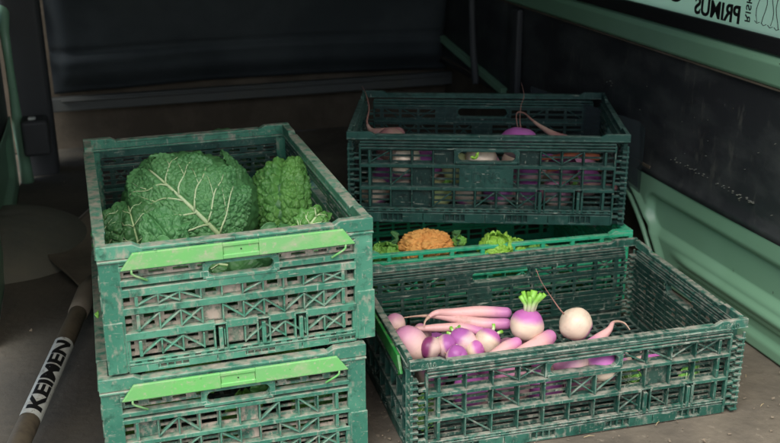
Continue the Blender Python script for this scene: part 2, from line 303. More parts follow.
mb.build('line_drawing', m_ink, pane)
rs = random.Random(5)
def flecks(name, pts):
    mb = MB(T_W)
    for (x, y, sz, st) in pts:
        d = ray(x, y); P = CAM+d*((WALL+.002-CAM.dot(VA))/d.dot(VA)); l, z = P.dot(VL), P.z; k = rs.randint(5, 7); xo = WALL-.0015
        ring = [(l+sz*st*math.cos(6.283*i/k)*rs.uniform(.5, 1.2), z+sz*math.sin(6.283*i/k)*rs.uniform(.4, 1.2)) for i in range(k)]
        mb.add([(xo, a, b) for a, b in ring]+[(xo+.012, a, b) for a, b in ring], [tuple(range(k))]+[(i, (i+1) % k, k+(i+1) % k, k+i) for i in range(k)])
    return mb.build(name, m_scuff, van_wall)
pts = [(672+84*t+rs.gauss(0, 1), 158+46*t+rs.gauss(0, 1.0), rs.uniform(.0005, .0015), rs.uniform(1, 2.5)) for t in [rs.random()**.8 for _ in range(46)]]
pts += [(rs.uniform(600, 779), rs.uniform(60, 230), rs.uniform(.0004, .0009), rs.uniform(.4, 2)) for _ in range(30)]
pts += [(692+rs.gauss(0, 3), 70+rs.gauss(0, 5), rs.uniform(.0010, .0032), .8) for _ in range(9)]
pts += [(612+rs.gauss(0, 2), 82+rs.gauss(0, 2), rs.uniform(.0008, .0018), 1) for _ in range(5)]
flecks('scuff_marks', [p for p in pts if p[1] < 190+(p[0]-660)*.4 and p[1] > 48+(p[0]-640)*.36+14])
# smoky sheet leaning on the wall
sheet = MB(lambda p: V(p)); sheet.add([(WALL-.10, 2.30, .13), (WALL-.004, 1.93, .17), (WALL-.004, 1.93, .325), (WALL-.004, 1.955, .337), (WALL-.10, 2.34, .345),
    (WALL-.097, 2.302, .13), (WALL-.001, 1.932, .17), (WALL-.001, 1.932, .325), (WALL-.001, 1.957, .337), (WALL-.097, 2.342, .345)],
    [(4, 3, 2, 1, 0), (5, 6, 7, 8, 9), (0, 1, 6, 5), (1, 2, 7, 6), (2, 3, 8, 7), (3, 4, 9, 8), (4, 0, 5, 9)])
tag(sheet.build('plastic_sheet', m_tint), 'smoky see-through plastic sheet leaning against the black wall lining', 'plastic sheet')

# left side: pillar, trim, wheel arch cover
lw_ = empty('van_side_wall', V((LEFT, 2, 0)), VY, label='dark left van side wall with a narrow green door frame', cat='van wall')
def T_L(p): return Vector((p[0]-LEFT, p[1]-2, p[2]))
mb = MB(T_L); mb.box(LEFT-.045, LEFT-.02, REAR+.1, 3.04, .19, ROOF); mb.build('black_lining', m_black, lw_)
mb = MB(T_L); mb.tube([(LEFT+.004, 3.11, .62), (LEFT+.003, 3.10, .52), (LEFT+.002, 3.03, .45), (LEFT+.003, 3.03, .36), (LEFT+.004, 3.03, .27), (LEFT+.004, 3.03, .18), (LEFT+.010, 3.02, .08), (LEFT+.012, 3.02, -.02)], [.020, .020, .014, .012, .013, .016, .017, .020], 10); mb.build('door_frame', m_paint, lw_, True)
mb = MB(T_L)
def gp(u, v):
    l = 1.9+u*1.11; z = v*(.285-.075*smooth(0, 1, u)); return T_L((LEFT-.012+.016*smooth(.004, -.012, rrect(l, z, 2.3, 2.92, .05, .19, .04))*-1, l, z))
mb = MB(); mb.add(*grid(80, 30, gp)); o = mb.build('green_panel', m_paint, lw_, True); o.modifiers.new('solid', 'SOLIDIFY').thickness = .004
mb = MB(T_L); mb.box(-.205, -.132, 2.90, 2.985, .112, .215); mb.build('trim_box', m_trim, lw_, bevel=.010, seg=3)
mb = MB(T_L); mb.box(-.185, -.163, 2.91, 2.93, .2155, .223); mb.build('tag', m_white, lw_, bevel=.003)
mb = MB(T_L); mb.box(LEFT-.01, -.122, 3.07, 3.16, -.01, ROOF-.01); mb.build('pillar_trim', m_trim, lw_, bevel=.02, seg=4)

# bulkhead: folded seat bench
seat = empty('seat_bench', V((.5, BACK, 0)), VY, label='black folded seat bench closing off the dark far end of the van', cat='seat bench')
def T_S(p): return Vector((p[0]-.5, p[1]-BACK, p[2]))
def cush(u, v):
    a = -.12+u*1.34; z = .20+v*.75
    b = .05*smooth(0, .10, v)*smooth(0, .04, u)*smooth(1, .96, u)+.012*noise.noise(Vector((a*4, z*5, 0)))+.012*math.exp(-((z-.31-.02*math.sin(a*2))/.02)**2)
    return (a, BACK-.02-b-.10*v+.02*math.exp(-((z-.335)/.012)**2), z+.010*math.sin(a*3)*(1-v))
mb = MB(T_S); mb.add(*grid(90, 70, cush)); o = mb.build('backrest', m_cloth, seat, True); o.modifiers.new('solid', 'SOLIDIFY').thickness = .03
mb = MB(T_S); mb.box(-.14, 1.24, BACK-.06, BACK-.03, .145, .190); mb.box(-.10, 1.20, BACK-.075, BACK-.061, .178, .186)
mb.build('seat_frame', m_bar, seat, bevel=.004, seg=2)
mb = MB(T_S)
mb.box(-.5, 1.4, BACK+.013, BACK+.03, 0, ROOF); mb.build('bulkhead_panel', m_brown, seat, bevel=.003)
mb = MB(T_S)
for a, z in ((-.16, .49), (-.17, .36), (1.225, .43)): mb = MB(T_S); mb.tube([(a, BACK-.10, z-.035), (a+.004, BACK-.105, z), (a, BACK-.10, z+.02)], [.006, .010, .006], 8); mb.build('buckle', m_bar, seat, True)
mb = MB(T_S)
for a in (-.17, 1.25):
    mb = MB(T_S); mb.tube([(a, BACK-.08, .14), (a-.02, BACK-.07, .3), (a+.01, BACK-.09, .5), (a-.03, BACK-.06, .8)], .018, 8); mb.build('hinge_arm', m_trim, seat, True)

# rounded dusty cover over the left wheel arch
def dome(u, v):
    a = u*2*math.pi; r = v
    p = V((-.235+.21*r*math.cos(a), 2.47+.24*r*math.sin(a), .085*(1-r**2.4)**.8+.003))
    p.z += .008*noise.noise(p*9)*(1-r)+.003*noise.noise(p*31)*(1-r); return tuple(p)
mb = MB(); mb.add(*grid(96, 40, dome)); tag(mb.build('wheel_arch_cover', m_cover, smooth=True), 'low rounded dusty grey cover over the left wheel arch, behind the shovel', 'wheel arch cover')

# ------------------------------------------------------------------ the shovel
n0 = at(84, 300, .06); b0 = at(18, 446, .045); hd = (n0-b0).normalized()
sh = empty('shovel', (b0.x, b0.y, 0), label='brown handled shovel with a white lettered sticker lying left of the stacked crates', cat='shovel')
So = Vector((b0.x, b0.y, 0))
mb = MB(lambda p: p-So); e0 = b0-hd*.35; mb.tube([e0+(n0+hd*.03-e0)*(i/16) for i in range(17)], [.0175+.0006*math.sin(i*2.1) for i in range(17)], 20); mb.build('handle', m_wood, sh, True)
P1 = at(50, 249, .03); P2 = at(91, 211, .03); ax = (P2-P1).normalized(); sv = (P1-n0)-ax*(P1-n0).dot(ax); hw_ = sv.length; sv.normalize(); sl = (P1-n0).dot(ax); LB = sl+.36
def blade(u, v):       # u across (0 = left edge), v from the socket to the cutting edge
    a = v*LB; wd = .018+(hw_-.018)*(smooth(0, sl, a)**1.25 if a < sl else 1); t = (0.5-u)*2
    z = .040-.022*smooth(0, .25, v)+.018*t*t*smooth(0, .3, v)+.014*math.exp(-(t/.12)**2)*smooth(.6, .0, v)
    a -= .05*t*t*smooth(.7, 1, v); q = n0+ax*a+sv*(wd*t); return (q.x-So.x, q.y-So.y, z)
mb = MB(); mb.add(*grid(40, 50, blade)); o = mb.build('blade', m_steel, sh, True); sm = o.modifiers.new('s', 'SOLIDIFY'); sm.thickness = .004; sm.offset = 1
mb = MB(lambda p: p-So); mb.tube([n0-hd*.06, n0-hd*.02, n0+hd*.04, n0+hd*.1], [.0195, .0205, .022, .012], 18); mb.build('socket', m_steel, sh, True)
mb = MB()              # bright worn edge of the blade
mb.tube([Vector(blade(0, sl/LB+i*.06))+Vector((0, 0, .003)) for i in range(10)], .0018, 6); mb.build('worn_edge', m_steele, sh, True)
# sticker wrapped round the handle
s0 = at(33, 418, .055); s1 = at(68, 344, .058)
def onh(p): return b0+hd*((p-b0).dot(hd))
s0, s1 = onh(s0), onh(s1); Lh = (s1-s0).length; nrm = (CAM-(s0+s1)/2); nrm -= hd*nrm.dot(hd); nrm.normalize(); sd2 = hd.cross(nrm).normalized()
def stick(u, v):
    a = (u-.5)*2.5; q = s0+hd*(v*Lh)+(nrm*math.cos(a)+sd2*math.sin(a))*.0188; return tuple(q-So)
mb = MB(); mb.add(*grid(24, 10, stick)); stk = mb.build('sticker', m_white, sh, True)
R = Matrix((hd, -sd2, nrm)).transposed().to_4x4()
if Matrix((hd, -sd2, nrm)).determinant() < 0: R = Matrix((hd, sd2, nrm)).transposed().to_4x4()
tx = text_mesh('lettering', 'KEIMEN', .034, m_ink, Matrix.Diagonal((1, 1, 1, 1)), stk, .0011)
import bmesh
bm = bmesh.new(); bm.from_mesh(tx.data); bmesh.ops.triangulate(bm, faces=bm.faces)
for _ in range(3): bmesh.ops.subdivide_edges(bm, edges=[e for e in bm.edges if e.calc_length() > .004], cuts=1); bmesh.ops.triangulate(bm, faces=[f for f in bm.faces if len(f.verts) > 3])
bm.to_mesh(tx.data); bm.free()
xs = [v.co.x for v in tx.data.vertices]; kx = Lh*.9/(max(xs)-min(xs))
for v in tx.data.vertices:      # wrap the letters onto the round handle
    a = v.co.y/.0192*1.05; rr_ = .0196+v.co.z*.4; Yd = R.to_3x3() @ Vector((0, 1, 0))
    q = (s0+s1)/2+hd*(v.co.x*kx)+nrm*(rr_*math.cos(a))+Yd*(rr_*math.sin(a)); v.co = q-So

# ------------------------------------------------------------------ crates
def side_T(kind, w, d):
    """map panel coordinates (u right seen from outside, v up, w outward) to crate space"""
    if kind == 'front': return lambda p: Vector((p[0], -d/2+0-p[2], p[1]))
    if kind == 'back': return lambda p: Vector((-p[0], d/2+p[2], p[1]))
    if kind == 'right': return lambda p: Vector((w/2+p[2], p[0], p[1]))
    return lambda p: Vector((-w/2-p[2], -p[0], p[1]))
def panel(parent, kind, w, d, h, mr, ms, name, style, rows=None, plate=None, hole=None, seed=0):
    """lattice wall: heavy ribs, thin slats behind them, diagonals in the cells"""
    T = side_T(kind, w, d); W = w if kind in ('front', 'back') else d
    rn = random.Random(seed); hv0 = hole and style['hole_v']*h-style['hole_h']/2-.0005; hv1 = hole and style['hole_v']*h+style['hole_h']/2+.0005; dr = style.get('deep', .0035)
    def run(mb_, a, b, z0_, z1_, w0, w1):      # a bar along the wall, interrupted by the hand hole and the clips
        cuts = []
        if hole and z1_ > hv0 and z0_ < hv1: cuts.append((-hole, hole))
        cuts += [(c_[0]-.0078, c_[0]+.0078) for c_ in style.get('clips', ()) if z1_ > c_[1]*h and z0_ < c_[2]*h]
        x = a
        for c0, c1 in sorted(cuts):
            if c0 > x: mb_.box(x, c0, z0_, z1_, w0, w1)
            x = max(x, c1)
        if x < b: mb_.box(x, b, z0_, z1_, w0, w1)
    rib = MB(T); sk = MB(T); pc = .030
    x0, x1 = -W/2+pc-.002, W/2-pc+.002
    n = style['cols']; us = [x0+.020]+[x0+.020+(x1-x0-.040)*i/(n-1) for i in range(1, n-1)]+[x1-.020]
    ph = hole and (-hole, hole)
    for (v0, v1, typ) in style['rows']:
        V0, V1 = v0*h, v1*h
        if typ == 'rib': run(rib, x0, x1, V0, V1, -.0095-dr, -.0002)
        elif typ == 'cells':
            k = max(1, int(round((V1-V0)/style.get('pitch', .0125))))
            for i in range(k+1):
                c = V0+(V1-V0)*i/k; t = style.get('slat', .0019) if 0 < i < k else .0030
                run(sk, x0, x1, c-t, c+t, -.0122-dr, -.0088-dr)
            for i, u in enumerate(us):
                if ph and V1 > style['hole_v']*h > V0-.001 and ph[0]-.001 < u < ph[1]+.001: continue
                wd = .0048 if i in (0, n-1) else .0022
                gx = style.get('gus', .0022); sk.box(u-wd/2-gx, u+wd/2+gx, V0-.002, V1+.002, -.0117-dr, -.0083-dr)
                rib.box(u-wd/2, u+wd/2, V0-.001, V1+.001, -.0090-dr, -.0009)
            for i in range(n-1):
                a, b = us[i], us[i+1]
                if ph and V1 > style['hole_v']*h > V0-.001 and b > ph[0] and a < ph[1]: continue
                if plate and typ == 'cells' and v0 == style['plate_row'] and a > -plate-.002 and b < plate+.002: continue
                m = style['pat'][int(v0*10) % len(style['pat'])][i % 10]
                if rn.random() < style.get('mess', .2): m = rn.choice('.o/x\\')
                q = .0010
                if m in '/x': rib.strip((a, V0), (b, V1), .0026, -.0100, -.0013-q-style.get('sink', 0))
                if m in '\\x': rib.strip((a, V1), (b, V0), .0026, -.0097, -.0016-q-style.get('sink', 0))
                if m == 'o': sk.box(a+.002, b-.002, V0, V1, -.0113-dr, -.0076-dr*.7)
                if m == 'h': sk.box(a+.002, b-.002, V0, (V0+V1)/2, -.0113, -.0076)
        elif typ == 'slots':      # closed band with a row of short slots
            k = 14 if W > .5 else 10; run(sk, x0, x1, V0, V0+(V1-V0)*.3, -.0126, -.0072); run(sk, x0, x1, V1-(V1-V0)*.3, V1, -.0126, -.0072)
            for i in range(k+1):
                u = x0+(x1-x0)*i/k
                if ph and ph[0]-.004 < u < ph[1]+.004 and hv0 < V1 and hv1 > V0: continue
                sk.box(max(x0, u-.006-rn.random()*.003), min(x1, u+.006), V0+.0005, V1-.0005, -.0131, -.0068)
        elif typ == 'open': pass
        elif typ == 'dash':
            rib.box(x0, x1, V0, V0+(V1-V0)*.33, -.0104, -.0014); rib.box(x0, x1, V1-(V1-V0)*.33, V1, -.0104, -.0014)
            k = 30 if W > .5 else 20
            for i in range(k): u = x0+(x1-x0)*(i+.1)/k; rib.box(u, u+(x1-x0)/k*.5, V0+.0004, V1-.0004, -.0098, -.0021)
        elif typ == 'base':
            k = 12 if W > .5 else 8
            sk.box(x0, x1, V0+.001, V1-.001, -.0138, -.0105)
            rib.box(x0, x1, V0, V0+.004, -.0130, -.0035); rib.box(x0, x1, V1-.003, V1, -.0130, -.0038)
            for i in range(k):
                u = x0+(x1-x0)*i/k; e = (x1-x0)/k
                if i % 3 != 1: rib.box(u+.0006, u+e-.0006, V0+.0005, V1-.0006, -.0126, -.0028)
                else:
                    for j in range(4): rib.box(u+e*j/4+.0005, u+e*j/4+.0030, V0+.0005, V1-.0006, -.0121, -.0046)
    if ph:                        # hand hole with rounded ends
        hv = style['hole_v']*h; hh = style['hole_h']/2
        for s_ in (-1, 1):
            xo = s_*hole; pts = [(xo+s_*.008, hv-hh-.003), (xo+s_*.008, hv+hh+.003)]
            arc = [(xo-s_*.004+s_*hh*math.sin(t)-s_*hh*.6, hv+hh*math.cos(t)) for t in [i*math.pi/8 for i in range(9)]]
            poly = [(xo-s_*hh*.6-s_*.004, hv+hh+.003), pts[1], pts[0], (xo-s_*hh*.6-s_*.004, hv-hh-.003)]+arc[::-1]
            if s_ < 0: poly = poly[::-1]
            rib.prism(poly, -.0112, -.0005)
        rib.box(-hole-.004, hole+.004, hv-hh-.0052, hv-hh-.0002, -.0135, .0009); rib.box(-hole-.004, hole+.004, hv+hh+.0002, hv+hh+.0048, -.0133, .0004)
    if plate:
        for (v0, v1, typ) in style['rows']:
            if typ == 'cells' and v0 == style['plate_row']: rib.box(-plate, plate, v0*h-.002, v1*h+.002, -.0118, -.0016)
    for (a, v0, v1) in style.get('clips', ()):   # U-shaped latch tongue
        rib.box(a-.0030, a+.0030, v0*h, v1*h-.005, -.008, .0008)
        for s_ in (-1, 1): rib.box(a+s_*.0090-.0012, a+s_*.0090+.0012, v0*h, v1*h, -.0136, .0006)
        rib.box(a-.0102, a+.0102, v1*h+.0002, v1*h+.0026, -.0138, .0003)
    o = rib.build(name, mr, parent, bevel=.0006)
    s2 = sk.build('slats', ms, o); return o
def crate(name, fr, z, yaw, w, d, h, mr, ms, m_dark, label, long_style, short_style, front='long', post='ladder', latch=None, latch_mat=None, group='folding vegetable crates', plate=.0, seed=0, corner_text=None, tilt=0):
    c, s = math.cos(yaw), math.sin(yaw); cx = fr[0]-c*w/2-s*d/2; cy = fr[1]-s*w/2+c*d/2
    t = empty(name, (cx, cy, z), yaw, label=label, cat='crate', group=group)
    for i, kind in enumerate(('front', 'back', 'right', 'left')):
        W = w if kind in ('front', 'back') else d; lg = W > .5
        st = long_style if lg else short_style
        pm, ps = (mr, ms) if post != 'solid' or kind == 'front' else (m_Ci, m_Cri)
        if mr == m_C and kind != 'front': pm, ps = m_Ci, m_Cri  # panels seen from inside take the plastic with shade painted in
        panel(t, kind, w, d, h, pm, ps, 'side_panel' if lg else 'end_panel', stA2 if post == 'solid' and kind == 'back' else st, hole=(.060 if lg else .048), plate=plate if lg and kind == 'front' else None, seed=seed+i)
    # rim with raised corners
    mb = MB()
    for kind in ('front', 'back', 'right', 'left'):
        T = side_T(kind, w, d); W = (w if kind in ('front', 'back') else d); fb = kind in ('front', 'back'); hw = W/2-(0 if fb else .0145)
        dz = 0 if fb else -.0006; rz = .0055; rl = .050
        q = MB(T); top = h-rz+dz
        rt_ = -.0145 if post == 'solid' else -.0085; rb = .020 if post == 'solid' else .0155; q.prism([(-hw, h-rb), (hw, h-rb), (hw, h+dz), (hw-rl, h+dz), (hw-rl-.010, top), (-hw+rl+.010, top), (-hw+rl, h+dz), (-hw, h+dz)], rt_, -.0003 if fb else -.0006)
        (q.box(-hw, hw, h-.0245, h-.0208, -.0150, .0022 if fb else .0018) if post == 'solid' else q.box(-hw, hw, h-rb-.0008, h-rb+.0016, rt_-.0005, .0016 if fb else .0012))          # drip lip
        q.box(-hw+rl+.012, hw-rl-.012, top-.0035, top+.0006, rt_-.002, .0018)       # top lip
        for i in range(2 if W < .5 else 4):
            u = -hw+.08+(2*hw-.16)*i/(1 if W < .5 else 3); q.box(u-.002, u+.002, h-rb+.0005, top-.004, rt_-.001, .0009)
        mb.v += []; n = len(mb.v); mb.v += q.v; mb.f += [tuple(i+n for i in f_) for f_ in q.f]
    mb.build('rim', mr, t, bevel=.0009)
    # corner posts
    for sx in (-1, 1):
        for sy in (-1, 1):
            q = MB(); X = lambda a, b: (min(sx*a, sx*b), max(sx*a, sx*b)); Y = lambda a, b: (min(sy*a, sy*b), max(sy*a, sy*b))
            pw, th = .030, .010; hz = h-.0255
            if post == 'solid':
                q.box(*X(w/2-pw, w/2-.0012), *Y(d/2-.0010, d/2-th), .004, hz); q.box(*X(w/2-.0008, w/2-th), *Y(d/2-th-.0002, d/2-pw), .0045, hz-.0005)
                q.box(*X(w/2-pw+.004, w/2+.0008), *Y(d/2+.0009, d/2-.004), .004, h*.42)
                q.box(*X(w/2-pw-.004, w/2-pw+.0015), *Y(d/2-.0022, d/2-th-.001), .012, h*.30)
                for k in range(5): q.box(*X(w/2+.0009, w/2-.005), *Y(d/2-.012, d/2-pw+.002), .01+k*.03, .03+k*.03)
            else:
                q.box(*X(w/2-pw, w/2-pw+.004), *Y(d/2-.0002, d/2-th), .003, hz); q.box(*X(w/2-.0006, w/2-th), *Y(d/2-pw, d/2-pw+.004), .003, hz)
                q.box(*X(w/2-.0055, w/2-.0014), *Y(d/2-.0016, d/2-.0055), .003, hz)
                q.box(*X(w/2-pw+.001, w/2-.012), *Y(d/2-.008, d/2-.0105), .003, hz-.001) if False else None
                k = max(9, int(hz/.0115))
                for i in range(k):
                    z0_ = .003+(hz-.006)*i/k
                    q.box(*X(w/2-.0145, w/2-.0003), *Y(d/2-.0005, d/2-.0145), z0_, z0_+.0042)
                for i, vv in enumerate((.10, .20, .36, .52, .66, .80)):
                    q.box(*X(w/2-pw+.003, w/2-.0140), *Y(d/2-.0012, d/2-th+.001), vv*hz, vv*hz+.0052); q.box(*X(w/2-.0014, w/2-th+.001), *Y(d/2-.0140, d/2-pw+.003), vv*hz, vv*hz+.0052)
                    q.box(*X(w/2-pw+.003, w/2-.0140), *Y(d/2-.007, d/2-th+.0005), vv*hz+.011, vv*hz+.0135)
            q.build('corner_post', mr, t, bevel=.0008)
    # base grid
    mb = MB(); nx = int(w/.022); ny = int(d/.022)
    for i in range(nx+1): x = -w/2+.016+(w-.032)*i/nx; mb.box(x-.0035, x+.0035, -d/2+.0145, d/2-.0145, .004, .0075)
    for j in range(ny+1): y = -d/2+.016+(d-.032)*j/ny; mb.box(-w/2+.0145, w/2-.0145, y-.0035, y+.0035, .0045, .0080)
    mb.box(-w/2+.012, w/2-.012, -d/2+.0142, -d/2+.019, .0005, .0085); mb.box(-w/2+.012, w/2-.012, d/2-.019, d/2-.0142, .0005, .0085)
    mb.build('base', m_dark, t)
    for kind in (latch or ()):
        T = side_T(kind, w, d); W = w if kind in ('front', 'back') else d; hw = W/2-.030; vt = h-.0105; vb = h-.0355
        q = MB(T); e = .0185
        vm0, vm1 = vb+.007, vt-.006
        q.prism([(-hw, vb), (-.026, vb), (-.026, vt), (-hw+e, vt)], .0026, .0078); q.prism([(.026, vb), (hw, vb), (hw-e, vt), (.026, vt)], .0026, .0078)
        q.box(-.0262, .0262, vb+.0002, vm0, .0028, .0076); q.box(-.0262, .0262, vm1, vt-.0002, .0028, .0076); q.box(-.0258, .0258, vm0-.001, vm1+.001, .0030, .0056)
        o = q.build('latch_bar', latch_mat, t, bevel=.0018, seg=3)
        for s_ in (-1, 1): q = MB(T); q.tube([(s_*(hw-.015), vb+.002, .006), (s_*(hw-.015), vb-.006, .005), (s_*(hw-.019), vb-.010, .004), (s_*(hw-.036), vb-.020, .002)], .0017, 8); q.build('latch_arm', latch_mat, o, True)
        q = MB(T); q.tube([(0, (vm0+vm1)/2, .0055), (0, (vm0+vm1)/2, .0062)], .0012, 8); q.build('rivet', m_ink, o)
    if corner_text:
        for s_ in (-1, 1):
            M = Matrix.Translation((s_*(w/2-.030), -d/2-.0006, h-.0105)) @ Matrix.Rotation(math.pi/2, 4, 'X')
            text_mesh('embossed_mark', corner_text, .0125, mr, M, t, .0004, .0010)
    return t

rowsA = [(0, .06, 'base'), (.065, .105, 'dash'), (.135, .25, 'cells'), (.268, .325, 'rib'), (.335, .455, 'cells'), (.468, .52, 'rib'), (.53, .598, 'cells'), (.605, .665, 'rib'), (.69, .735, 'rib'), (.745, .80, 'slots'), (.805, .84, 'rib'), (.85, .885, 'rib')]
rowsB = [(0, .085, 'base'), (.10, .135, 'dash'), (.15, .255, 'cells'), (.265, .30, 'rib'), (.31, .415, 'cells'), (.425, .46, 'rib'), (.47, .605, 'cells'), (.615, .65, 'rib'), (.675, .71, 'rib'), (.735, .80, 'slots'), (.805, .84, 'rib'), (.85, .885, 'rib')]
patA = ['x/\\x.x\\/x.', '/x\\.o/x\\/x', 'x\\/x\\/ox/\\', '\\/x/\\x\\/x/']
patC = ['./\\..o/.\\.', '.\\o/..\\x/.', '/.\\./\\.o\\/', '.x/.\\o.\\/.']
stA = dict(cols=11, rows=rowsA, pat=patA, hole_v=.735, hole_h=.019, plate_row=-1, clips=((-.036, .105, .30), (.028, .105, .30), (.085, .105, .30)), mess=.15, slat=.0030, gus=.006, pitch=.0115)
stAl = dict(cols=15, rows=rowsA, pat=patA, hole_v=.735, hole_h=.019, plate_row=-1, mess=.2, slat=.0026, gus=.004)
stA2 = dict(cols=11, rows=rowsA[:5]+[(.468, .52, 'rib'), (.53, .70, 'cells'), (.71, .735, 'rib'), (.745, .80, 'slots'), (.81, .90, 'rib')], pat=patA, hole_v=.66, hole_h=.019, plate_row=-1, mess=.3)
stB = dict(cols=11, rows=rowsB, pat=patC, hole_v=.735, hole_h=.019, plate_row=-1, mess=.25)
stBl = dict(cols=15, rows=rowsB, pat=patC, hole_v=.735, hole_h=.019, plate_row=-1, mess=.25)
rowsC = [(0, .11, 'base'), (.125, .165, 'dash'), (.18, .36, 'cells'), (.37, .405, 'rib'), (.415, .61, 'cells'), (.62, .655, 'rib'), (.665, .80, 'cells'), (.815, .835, 'rib'), (.85, .868, 'rib'), (.882, .90, 'rib')]
stC = dict(sink=.004, cols=12, rows=rowsC, pat=patC, hole_v=.745, hole_h=.021, plate_row=.415, clips=((.115, .14, .39), (.195, .14, .39)), mess=.3)
stCs = dict(cols=9, rows=rowsC, pat=patC, hole_v=.745, hole_h=.021, plate_row=-1, mess=.3)
stE = dict(cols=14, rows=[(0, .1, 'base'), (.11, .3, 'cells'), (.31, .34, 'rib'), (.35, .55, 'cells'), (.56, .59, 'rib'), (.60, .74, 'cells'), (.75, .79, 'rib')], pat=patC, hole_v=.70, hole_h=.02, plate_row=-1, mess=.3)

HA, HC, HD, HE = .2013, .1784, .2012, .1644
crB = crate('vegetable_crate', (-.0379, 1.3818), 0, .2885, .4, .6, HA, m_B, m_Br, m_Dr, 'dusty teal crate of salad leaves at the bottom of the left stack', stBl, stB, post='solid', latch=('front', 'back'), latch_mat=m_latch, seed=11)
crA = crate('vegetable_crate', (-.0249, 1.3971), HA+.0012, .3067, .4, .6, HA, m_A, m_Ar, m_Dr, 'dusty teal crate full of savoy cabbages, topmost of the left stack', stAl, stA, post='solid', latch=('front', 'back'), latch_mat=m_latch, seed=21)
crC = crate('vegetable_crate', (.6010, 1.5120), 0.0, .2535, .5903, .3973, HC, m_C, m_Cr, m_Dr, 'worn dark green crate of turnips and radishes, at the front on the van floor', stC, stCs, latch=('left', 'right'), latch_mat=m_latchd, seed=31, corner_text='6410')
crD = crate('vegetable_crate', (.4982, 1.9903), HE+.0015, -.0643, .5903, .3973, HD, m_D, m_Dr, m_Dr, 'darkest bottle green crate sitting askew on the bright emerald crate at the back', stC, stCs, seed=41, plate=.057)
M = Matrix.Translation((0, -.3973/2-.0019+.0035, .415*HD+.020)) @ Matrix.Rotation(math.pi/2, 4, 'X')
text_mesh('embossed_mark', 'DRS', .034, m_D, M, crD, .0004, .0022)
# E: a plainer kind with a bright slotted rim
crE = empty('vegetable_crate', (0, 0, 0), .222, label='bright emerald crate with a slotted rim, holding an orange cauliflower under the dark crate', cat='crate', group='folding vegetable crates')
wE, dE = .5903, .3973; cE, sE = math.cos(.222), math.sin(.222); crE.location = (.5097-cE*wE/2-sE*dE/2, 1.975-sE*wE/2+cE*dE/2, 0)
for i, kind in enumerate(('front', 'back', 'right', 'left')):
    W = wE if i < 2 else dE
    panel(crE, kind, wE, dE, HE, m_E, m_E, 'side_panel' if i < 2 else 'end_panel', stE, hole=.06, seed=60+i)
mb = MB()
for kind in ('front', 'back', 'right', 'left'):
    W = wE if kind in ('front', 'back') else dE; fb = kind in ('front', 'back'); hw = W/2+(.004 if fb else -.0125); q = MB(side_T(kind, wE, dE)); k = 9 if fb else 6; dz = 0 if fb else -.0006
    q.box(-hw, hw, HE-.0300, HE-.0225, -.0075, .0040+dz); q.box(-hw, hw, HE-.0130, HE-.0060+dz, -.0075, .0042+dz)
    for i in range(k+1):
        u = -hw+.004+(2*hw-.008)*i/k; q.box(u-.0045, u+.0045, HE-.0228, HE-.0128, -.0070, .0034+dz)
    for s_ in (-1, 1):
        pl = [(s_*(hw-.0005), HE-.0065), (s_*(hw-.0005), HE+.0005+dz), (s_*(hw-.040), HE+.0005+dz), (s_*(hw-.052), HE-.0065)]
        q.prism(pl if s_ > 0 else pl[::-1], -.0120, .0038+dz)
    n = len(mb.v); mb.v += q.v; mb.f += [tuple(i+n for i in f_) for f_ in q.f]
mb.build('rim', m_E, crE, bevel=.0009)
for sx in (-1, 1):
    for sy in (-1, 1):
        q = MB(); q.box(min(sx*(wE/2-.03), sx*(wE/2-.001)), max(sx*(wE/2-.03), sx*(wE/2-.001)), min(sy*(dE/2-.001), sy*(dE/2-.012)), max(sy*(dE/2-.001), sy*(dE/2-.012)), .003, HE-.023)
        q.box(min(sx*(wE/2-.012), sx*(wE/2-.0005)), max(sx*(wE/2-.012), sx*(wE/2-.0005)), min(sy*(dE/2-.0125), sy*(dE/2-.03)), max(sy*(dE/2-.0125), sy*(dE/2-.03)), .003, HE-.023); q.build('corner_post', m_E, crE, bevel=.001)
mb = MB(); mb.box(-wE/2+.013, wE/2-.013, -dE/2+.0145, dE/2-.0145, .002, .006); mb.build('base', m_E, crE)

